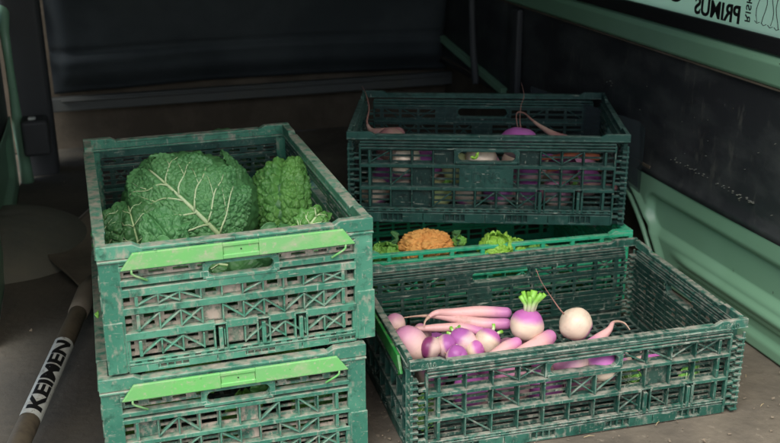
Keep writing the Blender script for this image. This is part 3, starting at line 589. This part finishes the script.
# ------------------------------------------------------------------ root vegetables
def axes(zd):
    z = Vector(zd).normalized(); x = z.cross(Vector((0, .3, 1)) if abs(z.z) < .9 else Vector((0, 1, .1))).normalized(); y = z.cross(x); return Matrix((x, y, z)).transposed()
def turnip(name, C, r, crown, mt, label, cat='turnip', sq=.92, root=0.03, rootdir=None, stalks=0, group='turnips and radishes in the crates', seed=0, rmat=None, long=0, rw=.10):
    """lathe body with its crown along the local z axis; root tail, cut stalks as parts"""
    R = axes(crown); rn = random.Random(seed)
    prof = []
    for i in range(25):
        t = i/24; a = math.pi*t; rr = math.sin(a)**.92; zz = -math.cos(a)*sq
        if t < .5: zz -= long*(1-t*2)**3.0; rr *= 1-.25*min(1, long)*(1-t*2)
        if t > .9: zz -= .07*((t-.9)/.1)**2
        prof.append((rr, zz))
    vs = []; n = 32
    for rr, zz in prof:
        for k in range(n):
            a = 2*math.pi*k/n; q = Vector((rr*math.cos(a), rr*math.sin(a), zz)); q *= 1+.085*noise.noise(q*1.2+Vector((seed*3.1, 0, 0)))+.020*noise.noise(q*5+Vector((seed, 1, 0))); vs.append(tuple(q*r))
    fs = [(i*n+k, i*n+(k+1) % n, (i+1)*n+(k+1) % n, (i+1)*n+k) for i in range(24) for k in range(n)]
    mb = MB(); mb.add(vs, fs); o = mb.build(name, mt, None, True); o.matrix_world = Matrix.Translation(C) @ R.to_4x4()
    tag(o, label, cat, group)
    if root:
        Ri = R.transposed(); g = Ri @ Vector(rootdir if rootdir else (rn.uniform(-.5, .5), rn.uniform(-.5, .5), -.4)); g.normalize()
        b = Vector((0, 0, -(sq+long)*r*.97)); pts = []; rad = []
        for i in range(9):
            t = i/8; pts.append(b+Vector((0, 0, -1))*root*t*(1-.7*t)+g*root*t*t+Vector((.10*root*math.sin(t*7+seed), .08*root*math.cos(t*5+seed), 0))*t); rad.append(r*rw*(1-t)**1.6+.0005)
        mb = MB(); mb.tube(pts, rad, 8); mb.build('root', rmat or m_root, o, True)
    for k in range(stalks):
        mid = k == 0 and stalks > 4; a = 2*math.pi*k/max(1, stalks-1)+seed; L = r*(1.25 if mid else .85+.35*rn.random()) if stalks > 4 else r*.45; q = .04 if mid else .22; b = Vector((math.cos(a)*r*q, math.sin(a)*r*q, sq*r*.88)); sp = .05 if mid else .30+.35*rn.random(); t = r*(.22 if mid else .14)
        mb = MB(); mb.tube([b, b+Vector((math.cos(a)*sp*.4, math.sin(a)*sp*.4, 1))*L*.5, b+Vector((math.cos(a)*sp, math.sin(a)*sp, 1))*L], [t, t*.9, t*.95], 9); mb.build('stalk', m_stem, o, True)
    return o
def radish(name, pts, rads, mt, label, group='turnips and radishes in the crates', tail=True, cat='radish', tailm=None, tailn=4):
    """pts run from crown to tip; body skin follows a gradient along x of its own space"""
    P = [Vector(p) for p in pts]
    # Catmull resample
    Q = []; RR = []
    for i in range(len(P)-1):
        p0 = P[max(i-1, 0)]; p1 = P[i]; p2 = P[i+1]; p3 = P[min(i+2, len(P)-1)]
        for k in range(8):
            t = k/8; Q.append(.5*((2*p1)+(p2-p0)*t+(2*p0-5*p1+4*p2-p3)*t*t+(3*p1-p0-3*p2+p3)*t**3)); RR.append(rads[i]*(1-t)+rads[i+1]*t)
    Q.append(P[-1]); RR.append(rads[-1])
    R = axes(P[0]-P[-1]); C = P[0]; Ri = R.transposed()
    # rounded crown
    d0 = (Q[0]-Q[1]).normalized(); cap = [(Q[0]+d0*RR[0]*s, RR[0]*math.sqrt(max(.02, 1-s*s))) for s in (.97, .85, .6, .3)]
    Q = [c[0] for c in cap]+Q; RR = [c[1] for c in cap]+RR
    split = next((i for i, r in enumerate(RR) if i > 6 and r < .0032), len(RR)-1) if tail else len(RR)-1
    mb = MB(lambda p: Ri @ (p-C)); mb.tube(Q[:split+1], RR[:split+1], 18); o = mb.build(name, mt, None, True); o.matrix_world = Matrix.Translation(C) @ R.to_4x4(); tag(o, label, cat, group)
    if split < len(RR)-2:
        mb = MB(lambda p: Ri @ (p-C)); mb.tube(Q[split:], RR[split:], 8); mb.build('root', tailm or m_root, o, True)
    return o
G = 'turnips and radishes in the front crate'
zc = .135
turnip('turnip', at(527, 325, .168), .0290, (.15, .25, 1), m_tur, 'purple topped turnip with cut green leaf stalks, propped upright on the others', root=.020, rootdir=(0, -.3, -1), stalks=8, group=G, seed=3)
turnip('turnip', at(575.5, 324, .160), .0290, (.75, -.1, -.65), m_turw, 'round cream turnip with a thin root curling upward, right of the leafy one', root=.075, rootdir=(-.5, .25, 1.1), group=G, seed=8, rmat=m_rootd, rw=.030)
turnip('turnip', at(412, 344, .140), .0275, (-.75, .1, .75), m_turpk, 'large pale pink turnip in the left corner of the front crate', root=.0, group=G, seed=5, sq=1.3)
turnip('turnip', at(394, 325, .140), .021, (-.6, .3, .6), m_turpk, 'pale turnip tucked behind the left end wall of the front crate', root=.03, rootdir=(1, .2, 0), group=G, seed=6)
turnip('turnip', at(430, 348, .140), .0195, (-.95, .1, .25), m_turd, 'dark purple turnip with a split side, between pink turnips', root=.02, rootdir=(.4, -1, 0), group=G, seed=7, stalks=2)
turnip('turnip', at(446, 346, .138), .0195, (.85, -.2, .25), m_turp, 'small magenta turnip with a green shoot beside the dark one', root=.02, rootdir=(.4, -1, 0), group=G, seed=9, stalks=2)
turnip('turnip', at(464, 341, .140), .0205, (-.75, .3, .45), m_turp, 'oval purple turnip under the long radishes', root=.03, sq=1.25, group=G, seed=12, stalks=3)
turnip('turnip', at(457, 356, .134), .018, (.3, -.6, .4), m_turp, 'flat purple turnip lying on its side behind the front rim', root=.02, group=G, seed=13)
turnip('turnip', at(488, 341, .140), .0225, (.60, .4, .6), m_tur, 'two tone turnip with a cream side under the radish crowns', root=.03, group=G, seed=14, stalks=3)
radish('radish', [at(506, 313, .165), at(480, 312, .166), at(455, 313, .165), at(436, 313, .163), at(426, 320, .16), at(424, 327, .155)], [.0100, .0108, .0088, .0052, .0020, .0008], m_rad, 'upper long pink radish, its thin tip hooked over', G)
radish('radish', [at(506, 324, .155), at(485, 324, .155), at(460, 320, .156), at(440, 317, .156), at(420, 316, .155), at(402, 318, .15)], [.0098, .0106, .0084, .0046, .0020, .0007], m_rad, 'middle long pink radish with a purple crown', G)
radish('radish', [at(482, 332, .148), at(462, 328, .148), at(436, 328, .148), at(414, 329, .147), at(394, 329, .145)], [.0075, .0090, .0070, .0035, .0007], m_rad, 'lower slim pink radish running under the other two', G)
radish('radish', [at(516, 343, .150), at(506, 348, .145), at(492, 356, .138), at(478, 362, .12)], [.0100, .0115, .008, .002], m_rad, 'stubby pink radish left of the leafy turnip', G)
radish('radish', [at(549, 337, .150), at(540, 344, .148), at(524, 351, .144), at(505, 358, .13)], [.0125, .0150, .011, .003], m_rad, 'thick pink radish slanting down beneath the leafy turnip', G)
radish('radish', [at(489, 361, .135), at(475, 360, .135), at(460, 364, .13)], [.0085, .0095, .004], m_rad, 'pale pink radish stub just behind the front rim', G)
radish('radish', [at(592, 344, .145), at(601, 337, .150), at(609, 330, .156), at(614, 322, .158), at(624, 323, .15), at(630, 330, .145)], [.0105, .0088, .0055, .0026, .0016, .0007], m_rad, 'short pink radish pointing up with a curling tail, right of the round turnip', G)
turnip('turnip', at(571, 363, .115), .030, (-.6, -.3, .3), m_turpk, 'pink and cream turnip seen through the left of the hand hole', root=.02, group=G, seed=15)
turnip('turnip', at(600, 363, .112), .031, (0, -.2, 1), m_tur, 'purple and cream turnip seen through the right of the hand hole', root=.02, group=G, seed=16)
turnip('turnip', at(475, 350, .132), .0165, (.7, -.3, .4), m_tur, 'smallest cream and purple turnip, low between the flat and the two tone ones', root=.03, rootdir=(.5, -.8, .1), group=G, seed=41, rw=.06)
turnip('turnip', at(422, 333, .128), .017, (.6, .4, .5), m_turpk, 'small pink turnip half hidden behind the large pale one', root=.03, rootdir=(1, .3, .2), group=G, seed=42, rw=.06)
# lower layer of the front crate, partly seen through its slats
def crl(cr, x, y, z):        # point in a crate's own space
    a = cr.rotation_euler.z; return Vector((cr.location.x+math.cos(a)*x-math.sin(a)*y, cr.location.y+math.sin(a)*x+math.cos(a)*y, cr.location.z+z))
lay = [(-.23, 'g'), (-.165, 'p'), (-.10, 'k'), (-.035, 'p'), (.03, 'k'), (.095, 't'), (.16, 'w'), (.22, 'g')]
for i, (x, c) in enumerate(lay):
    if c == 'g': continue
    turnip('turnip', crl(crC, x, -.130+.012*(i % 2), .052+.012*(i % 3)), .033, (random.uniform(-.7, .7), -.4, .7), {'p': m_turp, 'k': m_turpk, 't': m_tur, 'w': m_turw}[c],
           'turnip of the bottom layer glimpsed through the front slats', root=0, group='bottom layer turnips of the front crate', seed=30+i)
for i, (x, y) in enumerate(((-.2, .0), (-.13, .02), (-.05, .01), (.02, .0), (-.17, .08), (-.08, .08), (-.12, -.06), (.05, -.065), (.12, -.075), (.19, -.08))):
    turnip('turnip', crl(crC, x, y, .040+.006*(i % 3)), .031, (random.uniform(-.7, .7), -.4, .7), (m_tur, m_turp, m_turpk)[i % 3],
           'turnip of the deeper layer in the shade inside the front crate', root=0, group='deeper layer turnips of the front crate', seed=50+i)

# crate D
G = 'turnips and roots in the dark back crate'
turnip('turnip', crl(crD, -.205, -.130, .155), .036, (-.9, 0, .15), m_radp, 'dusky pink turnip with a long root curling up in the left of the dark crate', root=0, group=G, seed=71, sq=1.0)
radish('radish', [at(398, 134, .325), at(380, 133, .33), at(371, 130, .335), at(367, 122, .35), at(369, 108, .37), at(366, 94, .39), at(362, 86, .395)], [.016, .012, .006, .0022, .0014, .0010, .0006], m_radp, 'dusky root with a whip of a tail rising at the left of the dark crate', G, tailm=m_rootd)
turnip('turnip', crl(crD, -.175, -.15, .125), .036, (0, 0, -1), m_turw, 'cream turnip under the dusky root, behind the rim', root=0, group=G, seed=72)
turnip('turnip', crl(crD, -.01, -.150, .130), .034, (0, .6, -.6), m_turw, 'big cream turnip filling the hand hole of the dark crate', root=0, group=G, seed=73)
turnip('turnip', crl(crD, .070, -.133, .163), .042, (.1, .1, .8), m_turp, 'big purple turnip rising above the rim of the dark crate', root=0, group=G, seed=74, sq=.8)
mb = MB(); 
radish('root_vegetable', [at(565, 139, .335), at(553, 134, .34), at(540, 126, .35), at(531, 119, .36), at(524, 113, .365), at(517, 113, .365), at(517, 124, .35), at(521, 134, .335)], [.010, .0072, .0042, .0024, .0016, .0012, .0010, .0006], m_radp, 'tapered brown root looping over the purple turnip', G, tailm=m_rootd, cat='root vegetable')
radish('root_vegetable', [at(523, 136, .33), at(520, 122, .35), at(521, 106, .37), at(524, 95, .385), at(521, 82, .40)], [.0016, .0012, .0010, .0008, .0005], m_rootd, 'thin root rising straight out of the dark crate', G, tail=False, cat='root vegetable')
dl = [(-.24, .05, m_turw), (-.175, .052, m_turw), (-.105, .05, m_yel), (-.04, .05, m_turw), (.03, .055, m_turp), (.095, .05, m_turp), (.155, .055, m_turpk), (-.125, .112, m_turp), (-.06, .108, m_yel), (.10, .110, m_turp), (.165, .110, m_turd)]
for i, (x, z, mt) in enumerate(dl):
    turnip('turnip', crl(crD, x, -.140+.01*(i % 2), z), .034, (random.uniform(-.6, .6), -.3, .8 if mt != m_turw else -.8), mt, 'turnip in the dark crate glimpsed through its front slats', root=0, group='turnips behind the slats of the dark crate', seed=80+i)
for i in range(14):
    turnip('turnip', crl(crD, -.22+.075*(i % 7), -.04+.09*(i//7), .05+.008*(i % 3)), .036, (random.uniform(-.6, .6), -.3, .8), (m_turp, m_turpk, m_turw)[i % 3], 'turnip deep inside the dark crate in the shade', root=0, group='turnips deep in the dark crate', seed=100+i)
for i, (x, z) in enumerate(((.20, .118), (.225, .075), (.185, .143))):
    radish('carrot', [crl(crD, x+.05, -.165, z), crl(crD, x, -.167, z+.004), crl(crD, x-.07, -.168, z-.004)], [.007, .007, .003], (m_carrot, m_radp, m_carrot)[i],
           ('orange carrot behind the upper right slats of the dark crate', 'dusky thin root low behind the right slats of the dark crate', 'orange carrot topmost at the right of the dark crate')[i], G, cat='carrot', tail=False)

# ------------------------------------------------------------------ leaves and cabbages
def crink(p, k, amp):
    d, _ = noise.voronoi(p*k); q = d[1]-d[0]; d2, _ = noise.voronoi(p*k*2.3+Vector((7, 1, 3))); q2 = d2[1]-d2[0]
    return amp*(math.sqrt(min(1, q*1.7))*.75+.25*math.sqrt(min(1, q2*1.7)))
class Leaf:
    def __init__(s, C, R, dA, dB, wid, over=1.12, curl=.15, cr=(60, .006), seed=0, shp=.7, flat=(1, 1, 1), ruffle=.012, width_pow=.55):
        s.C = Vector(C); s.R = R; s.e1 = Vector(dA).normalized(); b = Vector(dB).normalized(); s.e3 = (b-s.e1*b.dot(s.e1)).normalized(); s.th = math.acos(max(-1, min(1, b.dot(s.e1))))*over
        s.e2 = s.e3.cross(s.e1); s.wid = wid; s.curl = curl; s.cr = cr; s.sd = seed; s.shp = shp; s.flat = flat; s.ruf = min(ruffle, R*.11); s.wp = width_pow
    def W(s, v): return s.wid*(math.sin(math.pi*min(1, max(0, .05+.945*v))**s.shp)**s.wp)
    def p(s, u, v, lift=0, plain=False):
        t = (u-.5)*2; ph = t*s.W(v)*(1+.05*noise.noise(Vector((v*6, s.sd, t)))); a = s.th*v
        if abs(t) > .8: ph *= 1+.05*noise.noise(Vector((v*14, s.sd+5, t)))
        dr = (s.e1*math.cos(a)+s.e3*math.sin(a))*math.cos(ph)+s.e2*math.sin(ph)
        r = s.R*(1+s.curl*(abs(t)**3*.55+smooth(.75, 1, v)*.4))
        r += s.ruf*noise.noise(Vector((t*2.2, v*3.2, s.sd)))+s.ruf*.8*abs(t)**2*math.sin(v*21+s.sd*2+3*t)
        q0 = dr*s.R
        r -= .0045*math.exp(-(t/.06)**2)
        if not plain: r += crink(q0+Vector((s.sd, 0, 0)), *s.cr)*(1-.55*math.exp(-(t/.08)**2))
        r += lift; q = dr*r; return s.C+Vector((q.x*s.flat[0], q.y*s.flat[1], q.z*s.flat[2]))
    def build(s, name, mt, parent, org, n=(110, 110)):
        mb = MB(); vs, fs = grid(n[0], n[1], lambda u, v: tuple(s.p(u, v)-org)); mb.add(vs, fs); o = mb.build(name, mt, parent, True)
        m = o.modifiers.new('s', 'SOLIDIFY'); m.thickness = .0012; return o
    def veins(s, parent, org, r0=.0045, sides=6, mt=None, v0=.0, v1=.93, lift=.004, both=(1, -1), ext=.72):
        mb = MB(); L = lift
        mb.tube([s.p(.5, v0+(v1-v0)*i/20, L, True)-org for i in range(21)], [r0*(1-.8*(i/20))+.0004 for i in range(21)], 8)
        for k in range(sides):
            vb = v0+.08+(v1-v0-.2)*k/sides
            for sg in both:
                b0_ = vb+(.03 if sg > 0 else 0); pts = []; rad = []
                for i in range(11):
                    t = i/10; wv = .012*math.sin(t*9+k*2+sg); pts.append(s.p(.5+sg*.5*ext*t+wv*.4, min(.97, b0_+.20*t**.8+wv), L+.0016, True)-org); rad.append(r0*.38*(1-.75*t)*(1-.4*k/sides)+.0003)
                mb.tube(pts, rad, 6)
                # twig
                pts = [s.p(.5+sg*.5*ext*(.45+.3*t), min(.97, b0_+.20*.45**.8+.16*t), L+.0012, True)-org for t in (0, .3, .6, 1)]; mb.tube(pts, [r0*.22, r0*.17, r0*.13, .0004], 5)
        o = mb.build('vein', mt or m_vein, parent, True); return o
def core(C, R, flat, mt, parent, org, seed, k=(62, .007)):
    mb = MB()
    def fn(u, v):
        a = u*2*math.pi; b = (v-.5)*math.pi; q = Vector((math.cos(a)*math.cos(b), math.sin(a)*math.cos(b), math.sin(b)))*R
        r = 1+.10*noise.noise(q*9+Vector((seed, 0, 0))); q2 = q*r+q.normalized()*crink(q+Vector((seed, 0, 0)), *k); return tuple(C+Vector((q2.x*flat[0], q2.y*flat[1], q2.z*flat[2]))-org)
    mb.add(*grid(130, 80, fn)); return mb.build('head', mt, parent, True)
G = 'savoy cabbages in the top left crate'
# cabbage one: the big head with the pale veined outer leaf
C1 = at(190, 212, .310)
c1 = empty('savoy_cabbage', C1, label='big blue green savoy cabbage with a pale branching midrib, left in the top crate', cat='cabbage', group=G)
core(C1, .109, (1.06, 1.05, .95), m_lfD, c1, C1, 1, (58, .011))
lf = Leaf(C1, .114, hit(224, 243, C1, .108), hit(153, 170, C1, .108), .98, over=1.16, curl=-.01, cr=(105, .0068), seed=1, ruffle=.008, shp=.62, width_pow=.40, flat=(1.06, 1.04, .96))
o = lf.build('outer_leaf', m_lfA, c1, C1, (230, 230)); lf.veins(o, C1, .0048, 5, v1=.86, lift=.0026)
lf = Leaf(C1+Vector((.006, .018, .001)), .108, hit(262, 225, C1, .108), hit(205, 140, C1, .108), .85, over=.86, curl=.03, cr=(66, .009), seed=4, ruffle=.005); o = lf.build('outer_leaf', m_lfD, c1, C1, (150, 150))
lf = Leaf(C1+Vector((-.006, .018, .001)), .108, hit(118, 235, C1, .108), hit(170, 145, C1, .108), .85, over=.86, curl=.03, cr=(66, .009), seed=6, ruffle=.005); o = lf.build('outer_leaf', m_lfD, c1, C1, (150, 150))
# the head behind it
C3 = at(228, 172, .30)+Vector((-.01, .045, 0))
c3 = empty('savoy_cabbage', C3, label='dark green savoy cabbage at the back, half hidden behind the big veined one', cat='cabbage', group=G)
core(C3, .078, (1, 1, .90), m_lfD, c3, C3, 9, (56, .011))
# cabbage two: the tall fresh green one on the right
C2 = at(289, 205, .292)
c2 = empty('savoy_cabbage', C2, label='upright fresh green savoy cabbage with deep crinkles, right in the top crate', cat='cabbage', group=G)
core(C2, .056, (1.08, 1.3, 1.22), m_lfD, c2, C2, 15, (66, .008))
lf = Leaf(C2, .066, hit(292, 240, C2, .06), hit(284, 158, C2, .06), 1.25, over=1.3, curl=-.02, cr=(74, .0098), seed=16, flat=(1.10, 1.25, 1.27), ruffle=.005, shp=.8, width_pow=.42); o = lf.build('outer_leaf', m_lfB, c2, C2, (220, 220))
lf = Leaf(C2+Vector((-.010, .012, -.004)), .066, hit(262, 228, C2, .06), hit(268, 170, C2, .06), .5, curl=.10, cr=(60, .008), seed=18, flat=(.92, 1.2, 1.05)); o = lf.build('outer_leaf', m_lfD, c2, C2, (90, 90))
# loose leaves
def loose(C, R, a, b, wid, mt, label, seed, veins=True, cr=(80, .006), group=None, flat=(1, 1, 1), n=(90, 90), name='cabbage_leaf', cat='leaf', vr=.0016, **k):
    lf = Leaf(C, R, hit(*a, C, R*.97), hit(*b, C, R*.97), wid, seed=seed, cr=cr, flat=flat, **k); org = Vector(C)
    e = empty(name, org, label=label, cat=cat, group=group); o = lf.build('blade', mt, e, org, n)
    if veins: lf.veins(o, org, vr, 3, lift=.0028)
    return e
GL = 'loose leaves in and around the crates'
loose(at(312, 228, .33), .030, (303, 238), (322, 212), 1.0, m_lfB, 'small green leaf with a pale rib at the foot of the right cabbage', 21, group=GL, vr=.0032)
loose(at(117, 232, .33), .034, (112, 250), (114, 205), .9, m_lfD, 'curled dark leaf standing in the left corner of the top crate', 23, group=GL, curl=.15, ruffle=.012, cr=(90, .008))
loose(at(163, 236, .345), .042, (176, 250), (152, 218), 1.0, m_lfA, 'crinkled leaf at the lower left of the big cabbage', 25, veins=False, group=GL, cr=(100, .006))
loose(at(136, 235, .315), .050, (140, 250), (128, 205), .9, m_lfD, 'dark shaded leaf between the curled one and the big cabbage', 27, group=GL)
loose(at(275, 258, .305), .045, (262, 270), (290, 250), .8, m_lfA, 'leaf pressed against the hand hole of the top crate', 28, group=GL)
loose(at(225, 268, .27), .07, (265, 272), (190, 262), .8, m_lfD, 'broad leaf behind the upper front lattice of the top crate', 29, group=GL, vr=.003)
for i, (x, y, z, mt) in enumerate(((-.13, -.22, .14, m_lfG), (-.05, -.20, .145, m_lfG), (.03, -.215, .135, m_lfB), (.11, -.21, .14, m_lfG), (-.09, -.225, .06, m_lfB), (.0, -.21, .065, m_lfG), (.09, -.22, .06, m_lfG), (-.15, -.21, .09, m_lfG), (.14, -.21, .08, m_lfB))):
    p = crl(crB, x, y, z); rn = random.Random(i)
    lf = Leaf(p, .045, Vector((rn.uniform(-1, 1), -.6, -.7)), Vector((rn.uniform(-1, 1), -.5, .9)), .9, seed=40+i, cr=(70, .005)); e = empty('salad_leaf', p, label='bright green salad leaf glimpsed through the lattice of the bottom left crate', cat='leaf', group='salad leaves in the bottom left crate')
    lf.build('blade', mt, e, p, (50, 50))
for i, (x, z, mt) in enumerate(((-.14, .07, m_lfD), (-.06, .10, m_lfA), (.04, .08, m_lfD), (.12, .09, m_lfA), (-.1, .12, m_lfA), (.08, .125, m_lfD))):
    p = crl(crA, x, -.21, z); rn = random.Random(i+70)
    lf = Leaf(p, .05, Vector((rn.uniform(-1, 1), -.6, -.7)), Vector((rn.uniform(-1, 1), -.5, .9)), .9, seed=60+i, cr=(70, .005)); e = empty('cabbage_leaf', p, label='cabbage leaf low behind the front lattice of the top left crate', cat='leaf', group='lower cabbage leaves in the top left crate')
    lf.build('blade', mt, e, p, (50, 50))
# leaf tips poking out of the left stack
for i, (x, y, z, lb) in enumerate(((90, 291, .27, 'small leaf tip poking through the side of the top left crate'), (96, 360, .15, 'tiny leaf tip poking out of the side of the bottom left crate'))):
    p = at(x, y, z); p = crl(crA, -.205, -.255-.02*i, (z-.2 if i == 0 else z-.2)); loose(p, .013 if i == 0 else .010, (x-3, y+6), (x+2, y-8), 1.1, m_lfG, lb, 31+i, veins=False, cr=(200, .003), n=(40, 40), group=GL)
# strewn leaves in the front and back crates
def patch(cr, pt, R, a, b, mt, lb, seed, wid=.8, group=GL, **k): loose(pt, R, a, b, wid, mt, lb, seed, group=group, **k)
loose(at(447, 333, .150), .020, (436, 338), (462, 330), .7, m_lfG, 'pale green leaf scrap between the turnips and long radishes', 33, group=GL, cr=(120, .002), vr=.0015)
loose(crl(crC, -.255, -.15, .055), .030, (415, 425), (430, 400), .9, m_lfG, 'green leaf behind the left slats of the front crate', 34, group=GL, cr=(120, .003))
loose(crl(crC, .20, -.15, .07), .034, (680, 385), (700, 365), .9, m_lfG, 'green leaf behind the right slats of the front crate', 35, group=GL, cr=(120, .003))
loose(crl(crC, .11, -.155, .095), .028, (618, 385), (635, 372), .9, m_lfG, 'green leaf behind the middle slats of the front crate', 36, group=GL, cr=(120, .003))
loose(crl(crD, -.10, -.135, .09), .030, (430, 190), (455, 165), .9, m_lfG, 'light green leaf behind the left slats of the dark crate', 37, group=GL, cr=(120, .003))
loose(crl(crD, .17, -.135, .075), .028, (575, 190), (600, 170), .9, m_lfG, 'light green leaf behind the right slats of the dark crate', 38, group=GL, cr=(120, .003))
loose(at(474, 155, .345), .008, (464, 160), (478, 154), .9, m_lfY, 'bright leaf stub in the hand hole of the dark crate', 39, group=GL, cr=(200, .002), veins=False, n=(40, 40))
# crate E: orange cauliflower, lettuces
CC = Vector((.076, 1.945, .138))
ca_ = empty('cauliflower', CC, label='orange cauliflower showing above the emerald crate rim', cat='cauliflower')
mb = MB()
def curd(u, v):
    a = u*2*math.pi; b = (v-.5)*math.pi; q = Vector((math.cos(a)*math.cos(b), math.sin(a)*math.cos(b), math.sin(b)))*.050
    d, _ = noise.voronoi(q*46+Vector((2, 5, 1))); d2, _ = noise.voronoi(q*110)
    d3, _ = noise.voronoi(q*230); r = 1-.12*d[0]-.13*d2[0]-.05*d3[0]; r -= .08*smooth(.16, 0, d[1]-d[0]); q = q*r*1.12; return (q.x*1.28, q.y, q.z*.78)
mb.add(*grid(170, 110, curd)); mb.build('curd', m_caul, ca_, True)
for i, (a, b) in enumerate((((400, 262), (396, 232)), ((462, 250), (455, 228)))):
    lf = Leaf(CC, .062, hit(*a, CC, .06), hit(*b, CC, .06), .38, seed=90+i, cr=(80, .002), flat=(1.1, 1, .8), curl=.2); lf.build('wrapper_leaf', m_lfD, ca_, CC, (50, 50))
GE = 'lettuces in the emerald crate'
for i, (x, y, z, R, mt, lb) in enumerate(((496, 250, .137, .036, m_lfY, 'bright yellow green ruffled lettuce in the emerald crate'), (384, 258, .132, .030, m_lfG, 'pale green lettuce at the left end of the emerald crate'), (459, 241, .150, .012, m_lfG, 'tiny pale sprout beside the orange cauliflower'), (516, 249, .135, .022, m_lfY, 'small lettuce right of the ruffled one in the emerald crate'))):
    p = at(x, y, z); e = empty('lettuce', p, label=lb, cat='lettuce', group=GE)
    core(p, R*.88, (1.15, 1, .75), mt, e, p, 5+i, (95, .006))
    for k in range(4):
        a = k*1.57+i; lf = Leaf(p, R*(1-.05*k), Vector((math.cos(a), math.sin(a), -.5)), Vector((math.cos(a)*.25, math.sin(a)*.25, 1)), .95, seed=100+i*7+k, cr=(110, .0045), curl=.12, ruffle=.004, over=.9); lf.build('leaf', mt, e, p, (50, 50))
for i in range(7):
    p = crl(crE, -.22+.07*i, -.12+.03*(i % 2), .06); lf = Leaf(p, .045, Vector((random.uniform(-1, 1), -.6, -.5)), Vector((random.uniform(-1, 1), -.3, .9)), .9, seed=130+i, cr=(80, .004))
    e = empty('salad_leaf', p, label='shaded salad leaf low inside the emerald crate', cat='leaf', group='salad leaves low in the emerald crate'); lf.build('blade', m_lfG, e, p, (40, 40))

# crumbs of earth and straw on the van floor
mb = MB(); rn = random.Random(9)
for i in range(2600):
    a = rn.uniform(LEFT, WALL-.01); l = rn.uniform(REAR, 3.0); p = V((a, l, 0)); r = rn.choice((.0012, .0016, .002, .0035)) if i % 40 else .006
    q = [Vector((rn.gauss(0, 1), rn.gauss(0, 1), rn.gauss(0, .6))).normalized()*r for _ in range(5)]; c = p+Vector((0, 0, r*.5))
    mb.add([c+v for v in q], [(0, 1, 2), (0, 2, 3), (0, 3, 4), (0, 4, 1), (1, 3, 2), (1, 4, 3)])
tag(mb.build('earth_crumbs', mat('dry_earth_crumbs', (.22, .18, .13), .95, .1)), kind='stuff', label='scattered crumbs of dry earth on the van floor')

mb = MB(); rn = random.Random(19)
for i in range(90):
    p = V((rn.uniform(.2, WALL-.02), rn.uniform(REAR+.1, 2.4), .003)); a = rn.uniform(0, 6.28); L = rn.uniform(.006, .022); dx = Vector((math.cos(a), math.sin(a), 0))*L
    mb.tube([p, p+dx*.5+Vector((0, 0, .002)), p+dx], [.0005, .0007, .0003], 5)
tag(mb.build('straw_bits', mat('dry_straw', (.42, .33, .18), .8, .2)), kind='stuff', label='scattered bits of dry straw and rootlets on the van floor')
